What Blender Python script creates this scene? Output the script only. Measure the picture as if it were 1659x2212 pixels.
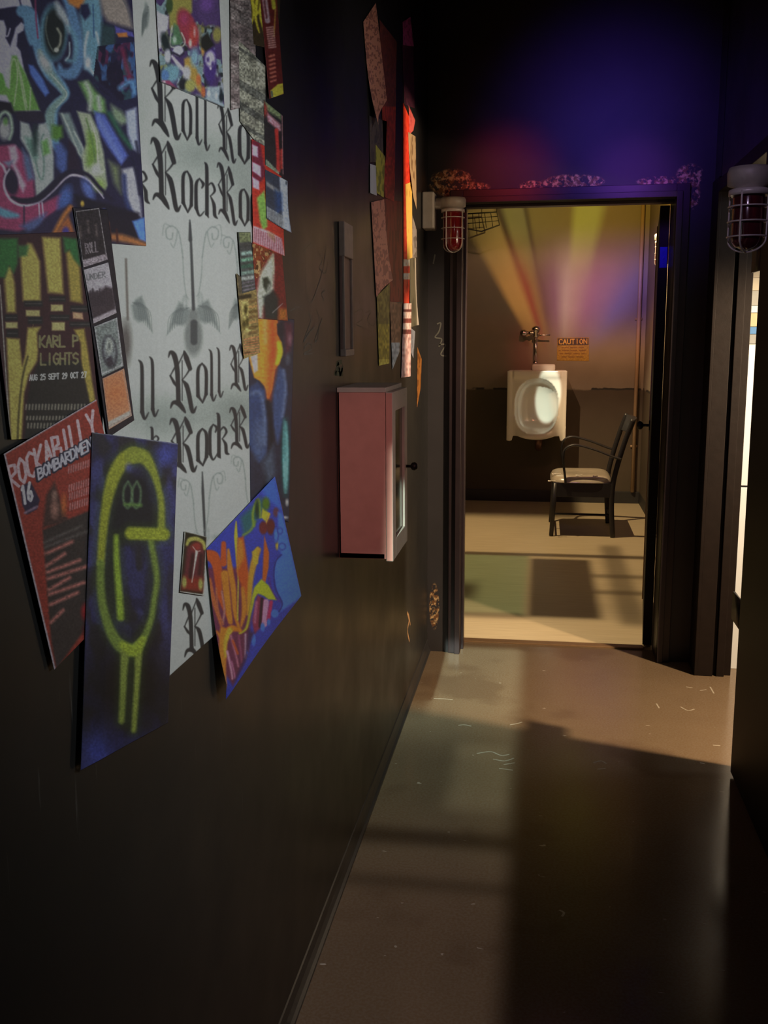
import bpy, bmesh, math, random
import numpy as np
from mathutils import Vector
random.seed(7)
for o in list(bpy.data.objects): bpy.data.objects.remove(o)
scn = bpy.context.scene
C = scn.collection
R = math.radians

# ------------------------------------------------------------------ camera
FPX, PITCH, YAW, ROLL, CAMH = 2125.0, R(10.02), R(9.173), R(-.356), 1.46
_F = np.array([-math.sin(YAW)*math.cos(PITCH), math.cos(YAW)*math.cos(PITCH), -math.sin(PITCH)])
_R0 = np.cross(_F, [0, 0, 1]); _R0 /= np.linalg.norm(_R0); _U0 = np.cross(_R0, _F)
_Rt = _R0*math.cos(ROLL)+_U0*math.sin(ROLL); _Up = np.cross(_Rt, _F)
cam = bpy.data.cameras.new('camera'); camo = bpy.data.objects.new('camera', cam); C.objects.link(camo)
from mathutils import Matrix
M = Matrix(((_Rt[0], _Up[0], -_F[0], 0), (_Rt[1], _Up[1], -_F[1], 0), (_Rt[2], _Up[2], -_F[2], CAMH), (0, 0, 0, 1)))
camo.matrix_world = M
cam.sensor_fit = 'VERTICAL'; cam.sensor_height = 24; cam.lens = 24*FPX/2212; cam.clip_start = .05
scn.camera = camo

def ray(px, py): return _F*FPX+_Rt*(px-829.5)-_Up*(py-1106)
def FL(px, py, z=0):            # pixel -> point on a horizontal plane
    d = ray(px, py); t = (z-CAMH)/d[2]; return np.array([0, 0, CAMH])+d*t
def WX(px, py, x):              # pixel -> point on a side wall
    d = ray(px, py); return np.array([0, 0, CAMH])+d*(x/d[0])
def WY(px, py, y):              # pixel -> point on a facing wall
    d = ray(px, py); return np.array([0, 0, CAMH])+d*(y/d[1])

# ------------------------------------------------------------------ colour + node expressions
def lin(c, g=1.0):
    c = [x/255 for x in c]
    return tuple(min(.95, g*(x/12.92 if x <= .04045 else ((x+.055)/1.055)**2.4)) for x in c)
class E:
    nt = None
    def __init__(s, sock): s.s = sock
    @staticmethod
    def op(o, *a, clamp=False):
        n = E.nt.nodes.new('ShaderNodeMath'); n.operation = o; n.use_clamp = clamp
        for i, v in enumerate(a):
            if isinstance(v, E): E.nt.links.new(v.s, n.inputs[i])
            else: n.inputs[i].default_value = float(v)
        return E(n.outputs[0])
    def __add__(s, o): return E.op('ADD', s, o)
    __radd__ = __add__
    def __sub__(s, o): return E.op('SUBTRACT', s, o)
    def __rsub__(s, o): return E.op('SUBTRACT', o, s)
    def __mul__(s, o): return E.op('MULTIPLY', s, o)
    __rmul__ = __mul__
    def __truediv__(s, o): return E.op('DIVIDE', s, o)
    def __rtruediv__(s, o): return E.op('DIVIDE', o, s)
def sstep(a, b, x):
    n = E.nt.nodes.new('ShaderNodeMapRange'); n.interpolation_type = 'SMOOTHSTEP'
    E.nt.links.new(x.s, n.inputs[0]); n.inputs[1].default_value = a; n.inputs[2].default_value = b
    return E(n.outputs[0])
def band(a, b, w, x): return sstep(a-w, a+w, x)*(1-sstep(b-w, b+w, x))
def mixc(f, a, b):
    n = E.nt.nodes.new('ShaderNodeMix'); n.data_type = 'RGBA'
    for i, v in ((0, f), (6, a), (7, b)):
        if isinstance(v, E): E.nt.links.new(v.s, n.inputs[i])
        elif i == 0: n.inputs[0].default_value = v
        else: n.inputs[i].default_value = (*v[:3], 1)
    return E(n.outputs[2])
def noise(vec, scale, detail=3, rough=.5):
    n = E.nt.nodes.new('ShaderNodeTexNoise'); n.inputs['Scale'].default_value = scale
    n.inputs['Detail'].default_value = detail; n.inputs['Roughness'].default_value = rough
    E.nt.links.new(vec.s, n.inputs['Vector']); return E(n.outputs[0])
def mapping(vec, sc=(1, 1, 1), rot=(0, 0, 0)):
    n = E.nt.nodes.new('ShaderNodeMapping'); n.inputs['Scale'].default_value = sc; n.inputs['Rotation'].default_value = rot
    E.nt.links.new(vec.s, n.inputs['Vector']); return E(n.outputs[0])
def objco():
    n = E.nt.nodes.new('ShaderNodeTexCoord'); return E(n.outputs['Object'])
def sep(v):
    n = E.nt.nodes.new('ShaderNodeSeparateXYZ'); E.nt.links.new(v.s, n.inputs[0]); return [E(o) for o in n.outputs]
def ramp(x, stops):
    n = E.nt.nodes.new('ShaderNodeValToRGB'); e = n.color_ramp.elements
    while len(e) > 1: e.remove(e[-1])
    e[0].position = stops[0][0]; e[0].color = (*stops[0][1], 1)
    for p, c in stops[1:]:
        q = e.new(p); q.color = (*c, 1)
    E.nt.links.new(x.s, n.inputs[0]); return E(n.outputs[0])

# ------------------------------------------------------------------ light
scn.view_settings.view_transform = 'Standard'; scn.view_settings.look = 'None'
scn.view_settings.gamma = 1; scn.view_settings.use_curve_mapping = False
scn.view_settings.exposure = 0
w = bpy.data.worlds.new('world'); scn.world = w; w.use_nodes = True
w.node_tree.nodes['Background'].inputs[0].default_value = (.012, .012, .014, 1)
w.node_tree.nodes['Background'].inputs[1].default_value = .25

def lamp(kind, name, loc, target=None, power=10, col=(1, 1, 1), radius=.05, cone=60, blend=.5, size=None):
    l = bpy.data.lights.new(name, kind); l.energy = power; l.color = col
    if kind == 'AREA':
        l.shape = 'RECTANGLE'; l.size, l.size_y = size
    else: l.shadow_soft_size = radius
    if kind == 'SPOT': l.spot_size = R(cone); l.spot_blend = blend
    o = bpy.data.objects.new(name, l); C.objects.link(o); o.location = loc
    if target is not None:
        o.rotation_euler = (Vector(target)-Vector(loc)).to_track_quat('-Z', 'Y').to_euler()
    return o
def gobo(o, fn):
    """light pattern painted into a lamp: the lamp's output depends on its own outgoing direction"""
    l = o.data; l.use_nodes = True; nt = l.node_tree; nt.nodes.clear(); E.nt = nt
    g = nt.nodes.new('ShaderNodeNewGeometry'); em = nt.nodes.new('ShaderNodeEmission'); out = nt.nodes.new('ShaderNodeOutputLight')
    nt.links.new(em.outputs[0], out.inputs[0])
    x, y, z = sep(E(g.outputs['Incoming']))
    col, st = fn(x, y, z)
    nt.links.new(col.s, em.inputs[0]); nt.links.new(st.s, em.inputs[1])

# side room's bare lamp: shines through the open side doorway onto floor, left wall and end wall
o = lamp('SPOT', 'side_room_lamp', (1.95, 2.93, 1.72), (-.5, 3.75, .7), 380, (1, 1, 1), .05, 128, .8)
def g0(x, y, z):
    # x,y,z point back to the lamp: a mask added in its nodes dims light climbing the end wall
    az = E.op('ARCTAN2', E.op('ABSOLUTE', y), E.op('ABSOLUTE', x))*57.3
    el = E.op('ARCTAN2', z*-1, E.op('ABSOLUTE', x))*57.3
    if SIG > 0: el = el*-1
    cut = 1-.93*sstep(22, 30, az)*sstep(-8, 4, el)
    low = sstep(-70, -20, el)
    return mixc(low, (1, .66, .36), (1, .72, .45)), cut*(.75+.25*low)
lamp('POINT', 'side_room_fill', (1.5, 3.4, 2.2), None, 13, (.86, .93, 1), .15)
# unseen fill spots added in the hall for the paper covered wall
lamp('SPOT', 'hall_fill', (.63, 1.45, 1.72), (-.515, 1.55, 1.38), 25, (.94, .98, 1), .10, 96, 1)
lamp('SPOT', 'hall_fill_far', (.60, 2.1, 2.3), (-.515, 3.05, 1.85), 13, (1, .93, .86), .08, 60, 1)
# end wall: blue, violet and red washes from added spots without fixtures
lamp('SPOT', 'blue_wash', (.27, 3.62, 2.42), (.27, 4.45, 2.28), 13, (.16, .085, 1), .05, 82, 1)
lamp('SPOT', 'violet_wash', (.38, 3.9, 2.22), (.36, 4.45, 2.08), 4.0, (.42, .1, 1), .05, 55, 1)
lamp('SPOT', 'red_wash', (-.15, 3.75, 2.3), (-.17, 4.45, 2.12), 5.5, (1, .06, .05), .05, 45, 1)
lamp('SPOT', 'pink_wash', (.35, .9, 1.75), (-.44, 2.45, 1.1), 24, (1, .42, .36), .05, 20, .7)  # added spot without a fixture, pinks the cabinet side
lamp('SPOT', 'guard_glow', (.0, .9, 2.2), (.43, 2.28, 1.76), 8, (.8, .6, 1), .05, 16, 1)  # added unseen spot that brightens the caged lamp at the right
lamp('POINT', 'jamb_glow', (.1, 3.3, 1.3), None, .2, (1, .35, .45), .2)  # added fill point with no fixture

_side = [q for q in C.objects if q.name.startswith('side_room_lamp')][0]
SIG = 1
gobo(_side, g0)
# corridor: cool strip of light on the left half of the floor, painted into an added unseen spot
def g_hall(x, y, z):
    X = x/z*-1; Y = y/z*-1
    return X, Y
HX, HY, HZ = -.25, -.9, 3.1
o = lamp('SPOT', 'hall_floor_pattern', (HX, HY, HZ), (HX, HY, 0), 330, (1, 1, 1), .02, 150, .2)
SIG = 1
def g1(x, y, z):
    z = E.op('ABSOLUTE', z)
    X = x/z*(SIG*HZ)+HX; Y = y/z*(SIG*HZ)+HY
    strip = 1-sstep(-.11, -.03, X)
    bars = (1-.75*band(2.64, 2.74, .04, Y))*(1-.55*band(2.41, 2.47, .04, Y))
    fall = .35+1.0*sstep(3.2, 3.9, Y)
    low = (1-.25*band(1.2, 2.4, .3, Y))
    edge = sstep(-.46, -.40, X); edge = edge+(1-edge)*(1-sstep(3.55, 3.85, Y))
    glow = 1+.9*band(-.28, -.08, .04, X)*band(2.88, 3.38, .07, Y)
    base = strip*bars*fall*low*glow*edge*sstep(-.535, -.51, X)*(1-sstep(4.50, 4.56, Y))
    col = mixc(sstep(2.2, 3.2, Y), (.74, .62, .60), (.54, .66, .56))
    return col, (base)/(z*z*z)
gobo(o, g1)

# rest room ceiling lamp, floor pattern of light and dark painted into its output
KX, KY, KZ = -.38, 6.95, 2.62
o = lamp('SPOT', 'rest_room_patterned_lamp', (KX, KY, KZ), (KX, KY, 0), 470, (1, 1, 1), .012, 160, .1)
def g2(x, y, z):
    z = E.op('ABSOLUTE', z)
    X = x/z*(SIG*KZ)+KX; Y = y/z*(SIG*KZ)+KY
    back = (1-sstep(7.9, 8.3, Y)*(1-sstep(.25, .4, X)))
    dark = 1-.93*band(-.06, .33, .04, X)*band(5.10, 6.52, .05, Y)
    line = 1-.85*band(6.58, 6.68, .035, Y)
    l2 = 1-.6*band(.3, 3, .05, X)*(band(6.02, 6.12, .05, Y)+band(5.62, 5.72, .05, Y))
    l3 = 1-.6*band(.42, .56, .05, X)*band(5.0, 7.0, .1, Y)
    l4 = 1-.75*(1-sstep(-.12, -.02, X))*band(5.05, 5.16, .05, Y)
    blob = 1-.85*(1-sstep(-.42, -.3, X))*band(5.4, 5.8, .15, Y)
    green = (1-sstep(-.1, -.04, X))*band(5.1, 6.6, .04, Y)
    wallp = sstep(8.9, 10.5, Y)
    col = mixc(green, (1, .72, .38), (.42, .47, .22))
    col = mixc(wallp, col, (1, .55, .36))
    st = back*dark*line*l2*l3*l4*blob*(1-sstep(8.9, 9.3, Y)*.0)
    st = st*(.78+.5*(1-sstep(4.9, 5.3, Y)))
    st = mixc(wallp, st, E.op('ADD', .02, 0))
    g = sstep(4.66, 4.70, Y)+.0
    return col, E(st.s)*g/(z*z*z)*E.op('POWER', z, 2.0)*.55
gobo(o, g2)

# coloured fan on the rest room's back wall, painted into an added unseen spot
BX, BY, BZ, BW = .15, 6.3, 2.35, 8.87
o = lamp('SPOT', 'rest_room_colour_pattern', (BX, BY, BZ), (BX, BW, BZ-.4), 420, (1, 1, 1), .01, 110, .2)
def g3(x, y, z):
    y = E.op('ABSOLUTE', y); D = BW-BY
    X = x/y*(SIG*D)+BX; Z = z/y*(SIG*D)+BZ
    cx, cz = .16, .92
    th = E.op('ARCTAN2', X-cx, Z-cz)*(57.3/80)+.5      # -40..40 deg -> 0..1
    def p(a): return a/80+.5
    D0 = (.05, .04, .02)
    top = ramp(th, [(p(-40), (.02, .02, .01)), (p(-31), (.05, .045, .02)), (p(-28.5), (.42, .30, .07)), (p(-21), (.40, .27, .06)), (p(-19.5), (.03, .02, .01)),
        (p(-17.5), (.30, .26, .06)), (p(-13), (.28, .24, .06)), (p(-12), (.08, .06, .02)), (p(-10.5), (.26, .19, .035)), (p(1), (.24, .16, .025)),
        (p(3.5), (.50, .44, .05)), (p(9.5), (.48, .42, .05)), (p(12.5), (.25, .15, .02)), (p(24), (.22, .13, .018)), (p(40), (.20, .11, .015))])
    low = ramp(th, [(p(-40), (.01, .01, .01)), (p(-31), (.02, .015, .01)), (p(-28), (.55, .26, .06)), (p(-22), (.62, .28, .07)), (p(-18.5), (.40, .04, .03)),
        (p(-15), (.42, .17, .06)), (p(-11), (.22, .07, .09)), (p(-5), (.36, .13, .22)), (p(1), (.75, .42, .42)), (p(6), (.68, .32, .36)), (p(14), (.50, .17, .36)),
        (p(22), (.40, .16, .42)), (p(30), (.20, .12, .50)), (p(40), (.10, .05, .22))])
    col = mixc(1-sstep(1.85, 2.45, Z), top, low)
    warm = mixc(sstep(-.3, .25, X), (.16, .02, .015), (.42, .20, .10))
    col = mixc(1-sstep(1.25, 1.75, Z), col, warm)
    st = sstep(.9, 1.5, Z)*(.35+.65*sstep(-.75, -.3, X))*.9+.10*sstep(-.5, .4, X)
    st = st*(1-.9*(1-sstep(-.42, -.12, X))*(1-sstep(1.45, 1.75, Z)))
    dx = (X-.035)/.13; dz = (Z-.80)/.26
    e = 1-sstep(.6, 1.1, dx*dx+dz*dz)
    col = mixc(e, col, (.72, .80, .62))
    return col, (st*sstep(.0, .3, Z)+e*.5)/(y*y*y)
gobo(o, g3)
lamp('POINT', 'rest_room_fill', (-.2, 7.2, 1.9), None, .15, (1, .62, .4), .3)

# ------------------------------------------------------------------ materials
def mat(name, col, rough=.6, metal=0, var=.15, scale=20, spec=.5, coat=0, bump=0, alpha=None):
    m = bpy.data.materials.new(name); m.use_nodes = True; nt = m.node_tree; E.nt = nt
    b = nt.nodes['Principled BSDF']; b.inputs['Roughness'].default_value = rough; b.inputs['Metallic'].default_value = metal
    b.inputs['Specular IOR Level'].default_value = spec; b.inputs['Coat Weight'].default_value = coat
    c = lin(col) if max(col) > 1 else col
    n = noise(objco(), scale, 4)
    k = mixc(n, [x*(1-var) for x in c], [min(1, x*(1+var)) for x in c])
    nt.links.new(k.s, b.inputs['Base Color'])
    if bump:
        bn = nt.nodes.new('ShaderNodeBump'); bn.inputs['Strength'].default_value = bump; bn.inputs['Distance'].default_value = .003
        nt.links.new(n.s, bn.inputs['Height']); nt.links.new(bn.outputs[0], b.inputs['Normal'])
    return m
def custom(name, fn, rough=.6, metal=0, spec=.5):
    m = bpy.data.materials.new(name); m.use_nodes = True; nt = m.node_tree; E.nt = nt
    b = nt.nodes['Principled BSDF']; b.inputs['Roughness'].default_value = rough; b.inputs['Metallic'].default_value = metal
    b.inputs['Specular IOR Level'].default_value = spec
    r = fn(b, nt); nt.links.new(r.s, b.inputs['Base Color']); return m

def f_wall(b, nt):
    co = objco()
    n = noise(co, 3, 5, .6); s = noise(mapping(co, (40, 40, 3), (.3, 0, 0)), 3, 2)
    scr = sstep(.70, .78, s)*sstep(.5, .62, noise(co, 2.3, 2))
    c = mixc(n, (.012, .012, .012), (.025, .0245, .024))
    rn = nt.nodes.new('ShaderNodeMapRange'); rn.inputs[3].default_value = .25; rn.inputs[4].default_value = .5
    nt.links.new(noise(co, 5, 3).s, rn.inputs[0]); nt.links.new(rn.outputs[0], b.inputs['Roughness'])
    bn = nt.nodes.new('ShaderNodeBump'); bn.inputs['Strength'].default_value = .12; bn.inputs['Distance'].default_value = .004
    nt.links.new(noise(co, 9, 4).s, bn.inputs['Height']); nt.links.new(bn.outputs[0], b.inputs['Normal'])
    return mixc(scr*.35, c, (.16, .16, .15))
BLACKWALL = custom('black_gloss_wall_paint', f_wall, .35)

def f_end(b, nt):
    co = objco(); x, y, z = sep(co)
    n = noise(co, 6, 4)
    base = mixc(n, (.030, .028, .032), (.055, .050, .055))
    pat = sstep(.45, .52, noise(co, 38, 5, .7))
    m = None
    # chipped patches of bare plaster above the door head and by the left jamb
    spots = [((975, 395), 42, 24), ((1005, 405), 45, 10), ((1150, 405), 26, 12), ((1235, 395), 55, 15), ((1275, 392), 25, 10), ((1425, 392), 40, 9), ((1490, 382), 24, 22), ((1500, 420), 10, 25), ((938, 1310), 10, 46)]
    for (c, rx, ry) in spots:
        p = WY(c[0], c[1], 4.45); k = 4.5/FPX
        dx = (x-p[0])/(rx*k); dz = (z-p[2])/(ry*k)
        e = 1-sstep(.8, 1.5, dx*dx+dz*dz)
        m = e if m is None else E.op('MAXIMUM', m, e)
    m2 = m*pat
    c2 = mixc(sstep(.45, .6, noise(co, 60, 3)), (.22, .10, .04), (.78, .52, .26))
    return mixc(m2, base, c2)
ENDWALL = custom('dark_end_wall_paint', f_end, .55)

def f_floor(b, nt):
    co = objco(); x, y, z = sep(co)
    n = noise(co, 2.5, 5, .65); f = noise(co, 140, 2)
    c = mixc(n, (.17, .115, .068), (.25, .18, .11))
    c = mixc(sstep(.35, .65, f), c*1 if False else c, mixc(.75, (.30, .27, .22), c))
    spk = sstep(.735, .76, noise(mapping(co, (1, 2.2, 1)), 22, 2))
    c = mixc(spk*.7, c, (.75, .70, .6))
    stain = sstep(.56, .64, noise(co, 1.7, 4))*.35
    c = mixc(stain, c, (.09, .05, .03))
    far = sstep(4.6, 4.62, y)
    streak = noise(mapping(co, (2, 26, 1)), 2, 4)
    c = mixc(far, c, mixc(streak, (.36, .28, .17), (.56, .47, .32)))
    rn = nt.nodes.new('ShaderNodeMapRange'); rn.inputs[3].default_value = .10; rn.inputs[4].default_value = .26
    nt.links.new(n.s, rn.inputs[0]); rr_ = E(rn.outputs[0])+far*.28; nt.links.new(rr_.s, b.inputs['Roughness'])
    return c
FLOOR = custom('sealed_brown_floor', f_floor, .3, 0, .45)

def f_back(b, nt):
    co = objco(); x, y, z = sep(co)
    n = noise(co, 3, 5, .6)
    up = mixc(n, (.19, .16, .12), (.27, .23, .18))
    lo = mixc(n, (.05, .038, .026), (.09, .07, .05))
    edge = noise(co, 9, 4)*.03
    c = mixc(1-sstep(.995, 1.015, z+edge-.015), up, lo)
    line = band(1.0, 1.02, .004, z+edge-.015)*sstep(.5, .55, noise(co, 5, 3))
    c = mixc(line, c, (.02, .02, .02))
    return mixc(1-sstep(.10, .11, z), c, (.015, .015, .018))
BACKWALL = custom('rest_room_wall_paint', f_back, .6)

FRAME = mat('maroon_black_frame_paint', (.030, .020, .024), .4, 0, .3, 12)
FRAMEB = mat('brown_steel_frame_paint', (.011, .007, .006), .55, 0, .35, 25, spec=.2, bump=.3)
DOORM = mat('black_door_paint', (.010, .008, .009), .55, 0, .3, 8, spec=.2)
DOORE = mat('door_edge_tan', (.35, .22, .12), .4, .3, .2, 30)
WHITEW = mat('white_panel_wall', (.80, .77, .72), .5, 0, .05, 4)
CREAM = mat('cream_wall', (.78, .62, .36), .6, 0, .06, 5)
BLACKM = mat('black_iron', (.015, .015, .015), .45, .5)
GALV = mat('cast_aluminium', (.46, .42, .37), .5, .1, .2, 30, bump=.4)
CAGE = mat('aluminium_guard_wire', (.72, .66, .62), .4, .2, .1)
BLUEM = mat('hinge_plate_blue_light', (.03, .04, .85), .3, .2, .1)  # blue light on the hinge plate, painted as its base colour
def glassmat(name, col, rough=.12, tr=.55):
    m = mat(name, col, rough, 0, .1, 8, .7, .5); b = m.node_tree.nodes['Principled BSDF']
    b.inputs['Transmission Weight'].default_value = tr; return m
REDG = glassmat('ruby_lamp_glass', (.30, .015, .02), .15, .3)
DARKG = glassmat('dark_maroon_lamp_glass', (.10, .012, .022), .15, .3)
PORC = mat('white_porcelain', (.78, .76, .72), .12, 0, .04, 6, .6, .6)
CHROME = mat('tarnished_chrome', (.55, .5, .5), .22, 1, .2, 20)
STEEL = mat('dark_grey_enamelled_steel', (.030, .028, .031), .38, .35, .2, 20)
VINYL = mat('worn_tan_vinyl', (.42, .36, .28), .28, 0, .25, 30, .6, .3, bump=.5)
PINKC = mat('cabinet_paint_pink_light', (.62, .30, .25), .6, 0, .12, 30, bump=.2)  # pink light on the cabinet's side, painted as base colour
GREYC = mat('grey_cabinet_paint', (.50, .47, .41), .6, 0, .12, 30, bump=.2)
GREENG = mat('dark_green_glass', (.03, .045, .025), .15, 0, .3, 10)
BASEB = mat('black_rubber_base', (.030, .030, .032), .35, 0, .2, 20)

# ------------------------------------------------------------------ mesh helpers
def link(name, me, m=None, parent=None):
    o = bpy.data.objects.new(name, me); C.objects.link(o)
    if m is not None: me.materials.append(m)
    if parent is not None: o.parent = parent; o.location = -Vector(parent.location)
    return o
def tag(o, label, cat, group=None):
    o['label'] = label; o['category'] = cat
    if group: o['group'] = group
    return o
def struct(o): o['kind'] = 'structure'; return o
def thing(name, loc, label, cat, group=None):
    o = bpy.data.objects.new(name, None); C.objects.link(o); o.location = loc; o.empty_display_size = .05
    return tag(o, label, cat, group)
def part(name, bm, m, parent, smooth=True, bevel=0):
    me = bpy.data.meshes.new(name)
    bmesh.ops.recalc_face_normals(bm, faces=bm.faces)
    bm.to_mesh(me); bm.free()
    for p in me.polygons: p.use_smooth = smooth
    o = link(name, me, m)
    if parent is not None:
        o.parent = parent
        w = Vector((0, 0, 0)); q = parent
        while q: w += Vector(q.location); q = q.parent
        o.location = -w
    if bevel:
        b = o.modifiers.new('bevel', 'BEVEL'); b.width = bevel; b.segments = 2; b.limit_method = 'ANGLE'
    return o
def box(bm, x0, x1, y0, y1, z0, z1):
    r = bmesh.ops.create_cube(bm, size=1)
    for v in r['verts']:
        v.co = Vector(((x0+x1)/2+v.co.x*(x1-x0), (y0+y1)/2+v.co.y*(y1-y0), (z0+z1)/2+v.co.z*(z1-z0)))
    return r['verts']
def tube(bm, pts, r, n=10, cap=True, flat=None, closed=False):
    pts = [Vector(p) for p in pts]; rings = []; N = len(pts)
    up = None
    for i, p in enumerate(pts):
        if closed: t = (pts[(i+1) % N]-pts[i-1]).normalized()
        else:
            a = pts[max(0, i-1)]; b = pts[min(N-1, i+1)]; t = (b-a).normalized()
        if up is None:
            up = t.orthogonal().normalized()
            if flat is not None: up = (Vector(flat)-t*t.dot(Vector(flat))).normalized()
        else: up = (up-t*t.dot(up)).normalized()
        s = t.cross(up); rr = r[i] if isinstance(r, (list, tuple)) and not flat else r
        ra, rb = (rr, rr) if flat is None else r
        rings.append([bm.verts.new(p+up*math.cos(2*math.pi*k/n)*ra+s*math.sin(2*math.pi*k/n)*rb) for k in range(n)])
    for i in range(N if closed else N-1):
        A, B = rings[i], rings[(i+1) % N]
        for k in range(n): bm.faces.new((A[k], A[(k+1) % n], B[(k+1) % n], B[k]))
    if cap and not closed: bm.faces.new(rings[0][::-1]); bm.faces.new(rings[-1])
def lathe(bm, prof, c, axis='z', n=28):
    rings = []
    for r, h in prof:
        ring = []
        for k in range(n):
            a = 2*math.pi*k/n; u, v = r*math.cos(a), r*math.sin(a)
            p = {'z': (u, v, h), 'x': (h, u, v), 'y': (u, h, v)}[axis]
            ring.append(bm.verts.new(Vector(p)+Vector(c)))
        rings.append(ring)
    for A, B in zip(rings, rings[1:]):
        for k in range(n): bm.faces.new((A[k], A[(k+1) % n], B[(k+1) % n], B[k]))
    bm.faces.new(rings[0][::-1]); bm.faces.new(rings[-1])
def smooth_pts(pts, k=6):
    out = []; P = [Vector(p) for p in pts]
    for i in range(len(P)-1):
        p0 = P[max(0, i-1)]; p1 = P[i]; p2 = P[i+1]; p3 = P[min(len(P)-1, i+2)]
        for j in range(k):
            t = j/k
            out.append(.5*((2*p1)+(p2-p0)*t+(2*p0-5*p1+4*p2-p3)*t*t+(3*p1-p0-3*p2+p3)*t**3))
    out.append(P[-1]); return out
def sbox(name, dims, m, bevel=0, parent=None):
    bm = bmesh.new(); box(bm, *dims); o = part(name, bm, m, parent, False, bevel); return o

# ------------------------------------------------------------------ the setting
XL, XR, YE, YT = -.515, .69, 4.45, 4.64       # left wall, right wall, end wall face, threshold
OX0, OX1, OH = -.361, .536, 2.035             # end doorway opening
YB, HC = 8.87, 3.3
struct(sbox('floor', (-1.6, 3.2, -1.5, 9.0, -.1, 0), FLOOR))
struct(sbox('wall_left', (XL-.12, XL, -1.5, YE+.19, 0, HC), BLACKWALL))
struct(sbox('ceiling', (-1.6, 3.2, -1.5, 9.0, HC, HC+.1), BLACKWALL))
bm = bmesh.new()
box(bm, XL, OX0-.004, YE, YT, 0, HC); box(bm, OX1+.004, XR+.2, YE, YT, 0, HC); box(bm, OX0-.004, OX1+.004, YE, YT, OH+.004, HC)
struct(part('wall_end', bm, ENDWALL, None, False))
bm = bmesh.new()
box(bm, XR, XR+.144, -1.5, 3.27, 0, HC); box(bm, XR, XR+.144, 3.27, 4.285, OH+.04, HC); box(bm, XR, XR+.13, 4.30, YE, 0, HC)
struct(part('wall_right', bm, BLACKWALL, None, False))
struct(sbox('wall_behind', (-1.6, 3.2, -1.6, -1.5, 0, HC), BLACKWALL))
struct(sbox('wall_back', (-1.6, 1.2, YB, YB+.1, 0, HC), BACKWALL))
# rest room sides
RX = .86
struct(sbox('wall_rest_room_right', (RX, RX+.1, YT, YB, 0, HC), BACKWALL))
struct(sbox('wall_rest_room_left', (-1.5, -1.4, YT, YB, 0, HC), BLACKWALL))
struct(sbox('wall_rest_room_front', (-1.5, XL-.12, YT-.1, YT, 0, HC), BACKWALL))
# side room
struct(sbox('wall_side_room_back', (.836, 3.2, 4.42, 4.52, 0, HC), WHITEW))
struct(sbox('wall_side_room_right', (3.1, 3.2, 1.5, 4.42, 0, HC), WHITEW))
struct(sbox('wall_side_room_front', (.86, 3.1, 1.5, 1.6, 0, HC), WHITEW))
# base trims
bm = bmesh.new()
prof = [(0, 0), (.016, 0), (.015, .006), (.009, .012), (.005, .03), (.003, .055), (0, .058)]
ys = [-1.5, YE]
vs = [[bm.verts.new((XL+a, y, b)) for a, b in prof] for y in ys]
for k in range(len(prof)): bm.faces.new((vs[0][k], vs[0][(k+1) % 7], vs[1][(k+1) % 7], vs[1][k]))
bm.faces.new(vs[0]); bm.faces.new(vs[1][::-1])
struct(part('baseboard_left', bm, BASEB, None, False))
struct(sbox('baseboard_back', (-1.4, RX, YB-.012, YB, 0, .105), BASEB, .003))
struct(sbox('trim_1', (OX0, OX1-.04, YT-.03, YT+.02, 0, .008), DOORE, .002))     # threshold strip

# end doorway frame: stepped steel profile
def frame_bm(x0, x1, zt, yf, w, dep, stop=.012):
    bm = bmesh.new()
    # casing legs and head, proud of the wall, with an inner step
    for a, b, pr in ((0, w, .018), (w*.55, w, .030)):
        box(bm, x0-w+a, x0-w+b, yf-pr, yf+.004, 0, zt+w-a)
        box(bm, x1+w-b, x1+w-a, yf-pr, yf+.004, 0, zt+w-a)
        box(bm, x0-w+b, x1+w-b, yf-pr, yf+.004, zt+w-b, zt+w-a)
    for s, x in ((1, x0), (-1, x1)):
        box(bm, min(x, x-s*.004), max(x, x-s*.004)+0, yf, yf+dep, 0, zt)
        if s > 0: box(bm, x, x+stop, yf+.05, yf+.11, 0, zt)
    box(bm, x0, x1, yf, yf+dep, zt, zt+.004); box(bm, x0, x1, yf+.05, yf+.11, zt-stop, zt)
    return bm
d1 = struct(part('door_1', frame_bm(OX0, OX1, OH, YE, .055, .19), FRAME, None, False, .002))
# door leaf, swung back into the rest room, edge towards the camera
a = math.atan2(.096, .99); hx, hy = OX1-.0003, YT+.006
def leafpt(s, t, z):   # s along leaf, t thickness towards -x
    return (hx+s*math.sin(a)-t*math.cos(a), hy+s*math.cos(a)+t*math.sin(a), z)
def leafbox(bm, s0, s1, t0, t1, z0, z1):
    vs = [bm.verts.new(leafpt(s, t, z)) for s in (s0, s1) for t in (t0, t1) for z in (z0, z1)]
    for f in ((0, 1, 3, 2), (4, 6, 7, 5), (0, 4, 5, 1), (2, 3, 7, 6), (0, 2, 6, 4), (1, 5, 7, 3)): bm.faces.new([vs[i] for i in f])
bm = bmesh.new(); leafbox(bm, 0, .86, 0, .042, .012, OH-.006)
part('door_leaf', bm, DOORM, d1, False, .002)
bm = bmesh.new(); leafbox(bm, .855, .864, .038, .047, .012, OH-.006)
part('lit_edge_strip', bm, DOORE, d1, False)  # lit far edge of the leaf, painted as a pale strip
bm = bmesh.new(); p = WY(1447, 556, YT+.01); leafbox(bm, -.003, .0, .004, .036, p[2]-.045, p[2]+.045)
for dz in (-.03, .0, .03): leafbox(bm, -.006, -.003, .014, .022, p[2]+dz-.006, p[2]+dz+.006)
tg = part('hinge_plate', bm, BLUEM, d1, False, .001); tg['label'] = 'hinge plate on the door edge, blue light painted in'
bm = bmesh.new()
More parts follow.
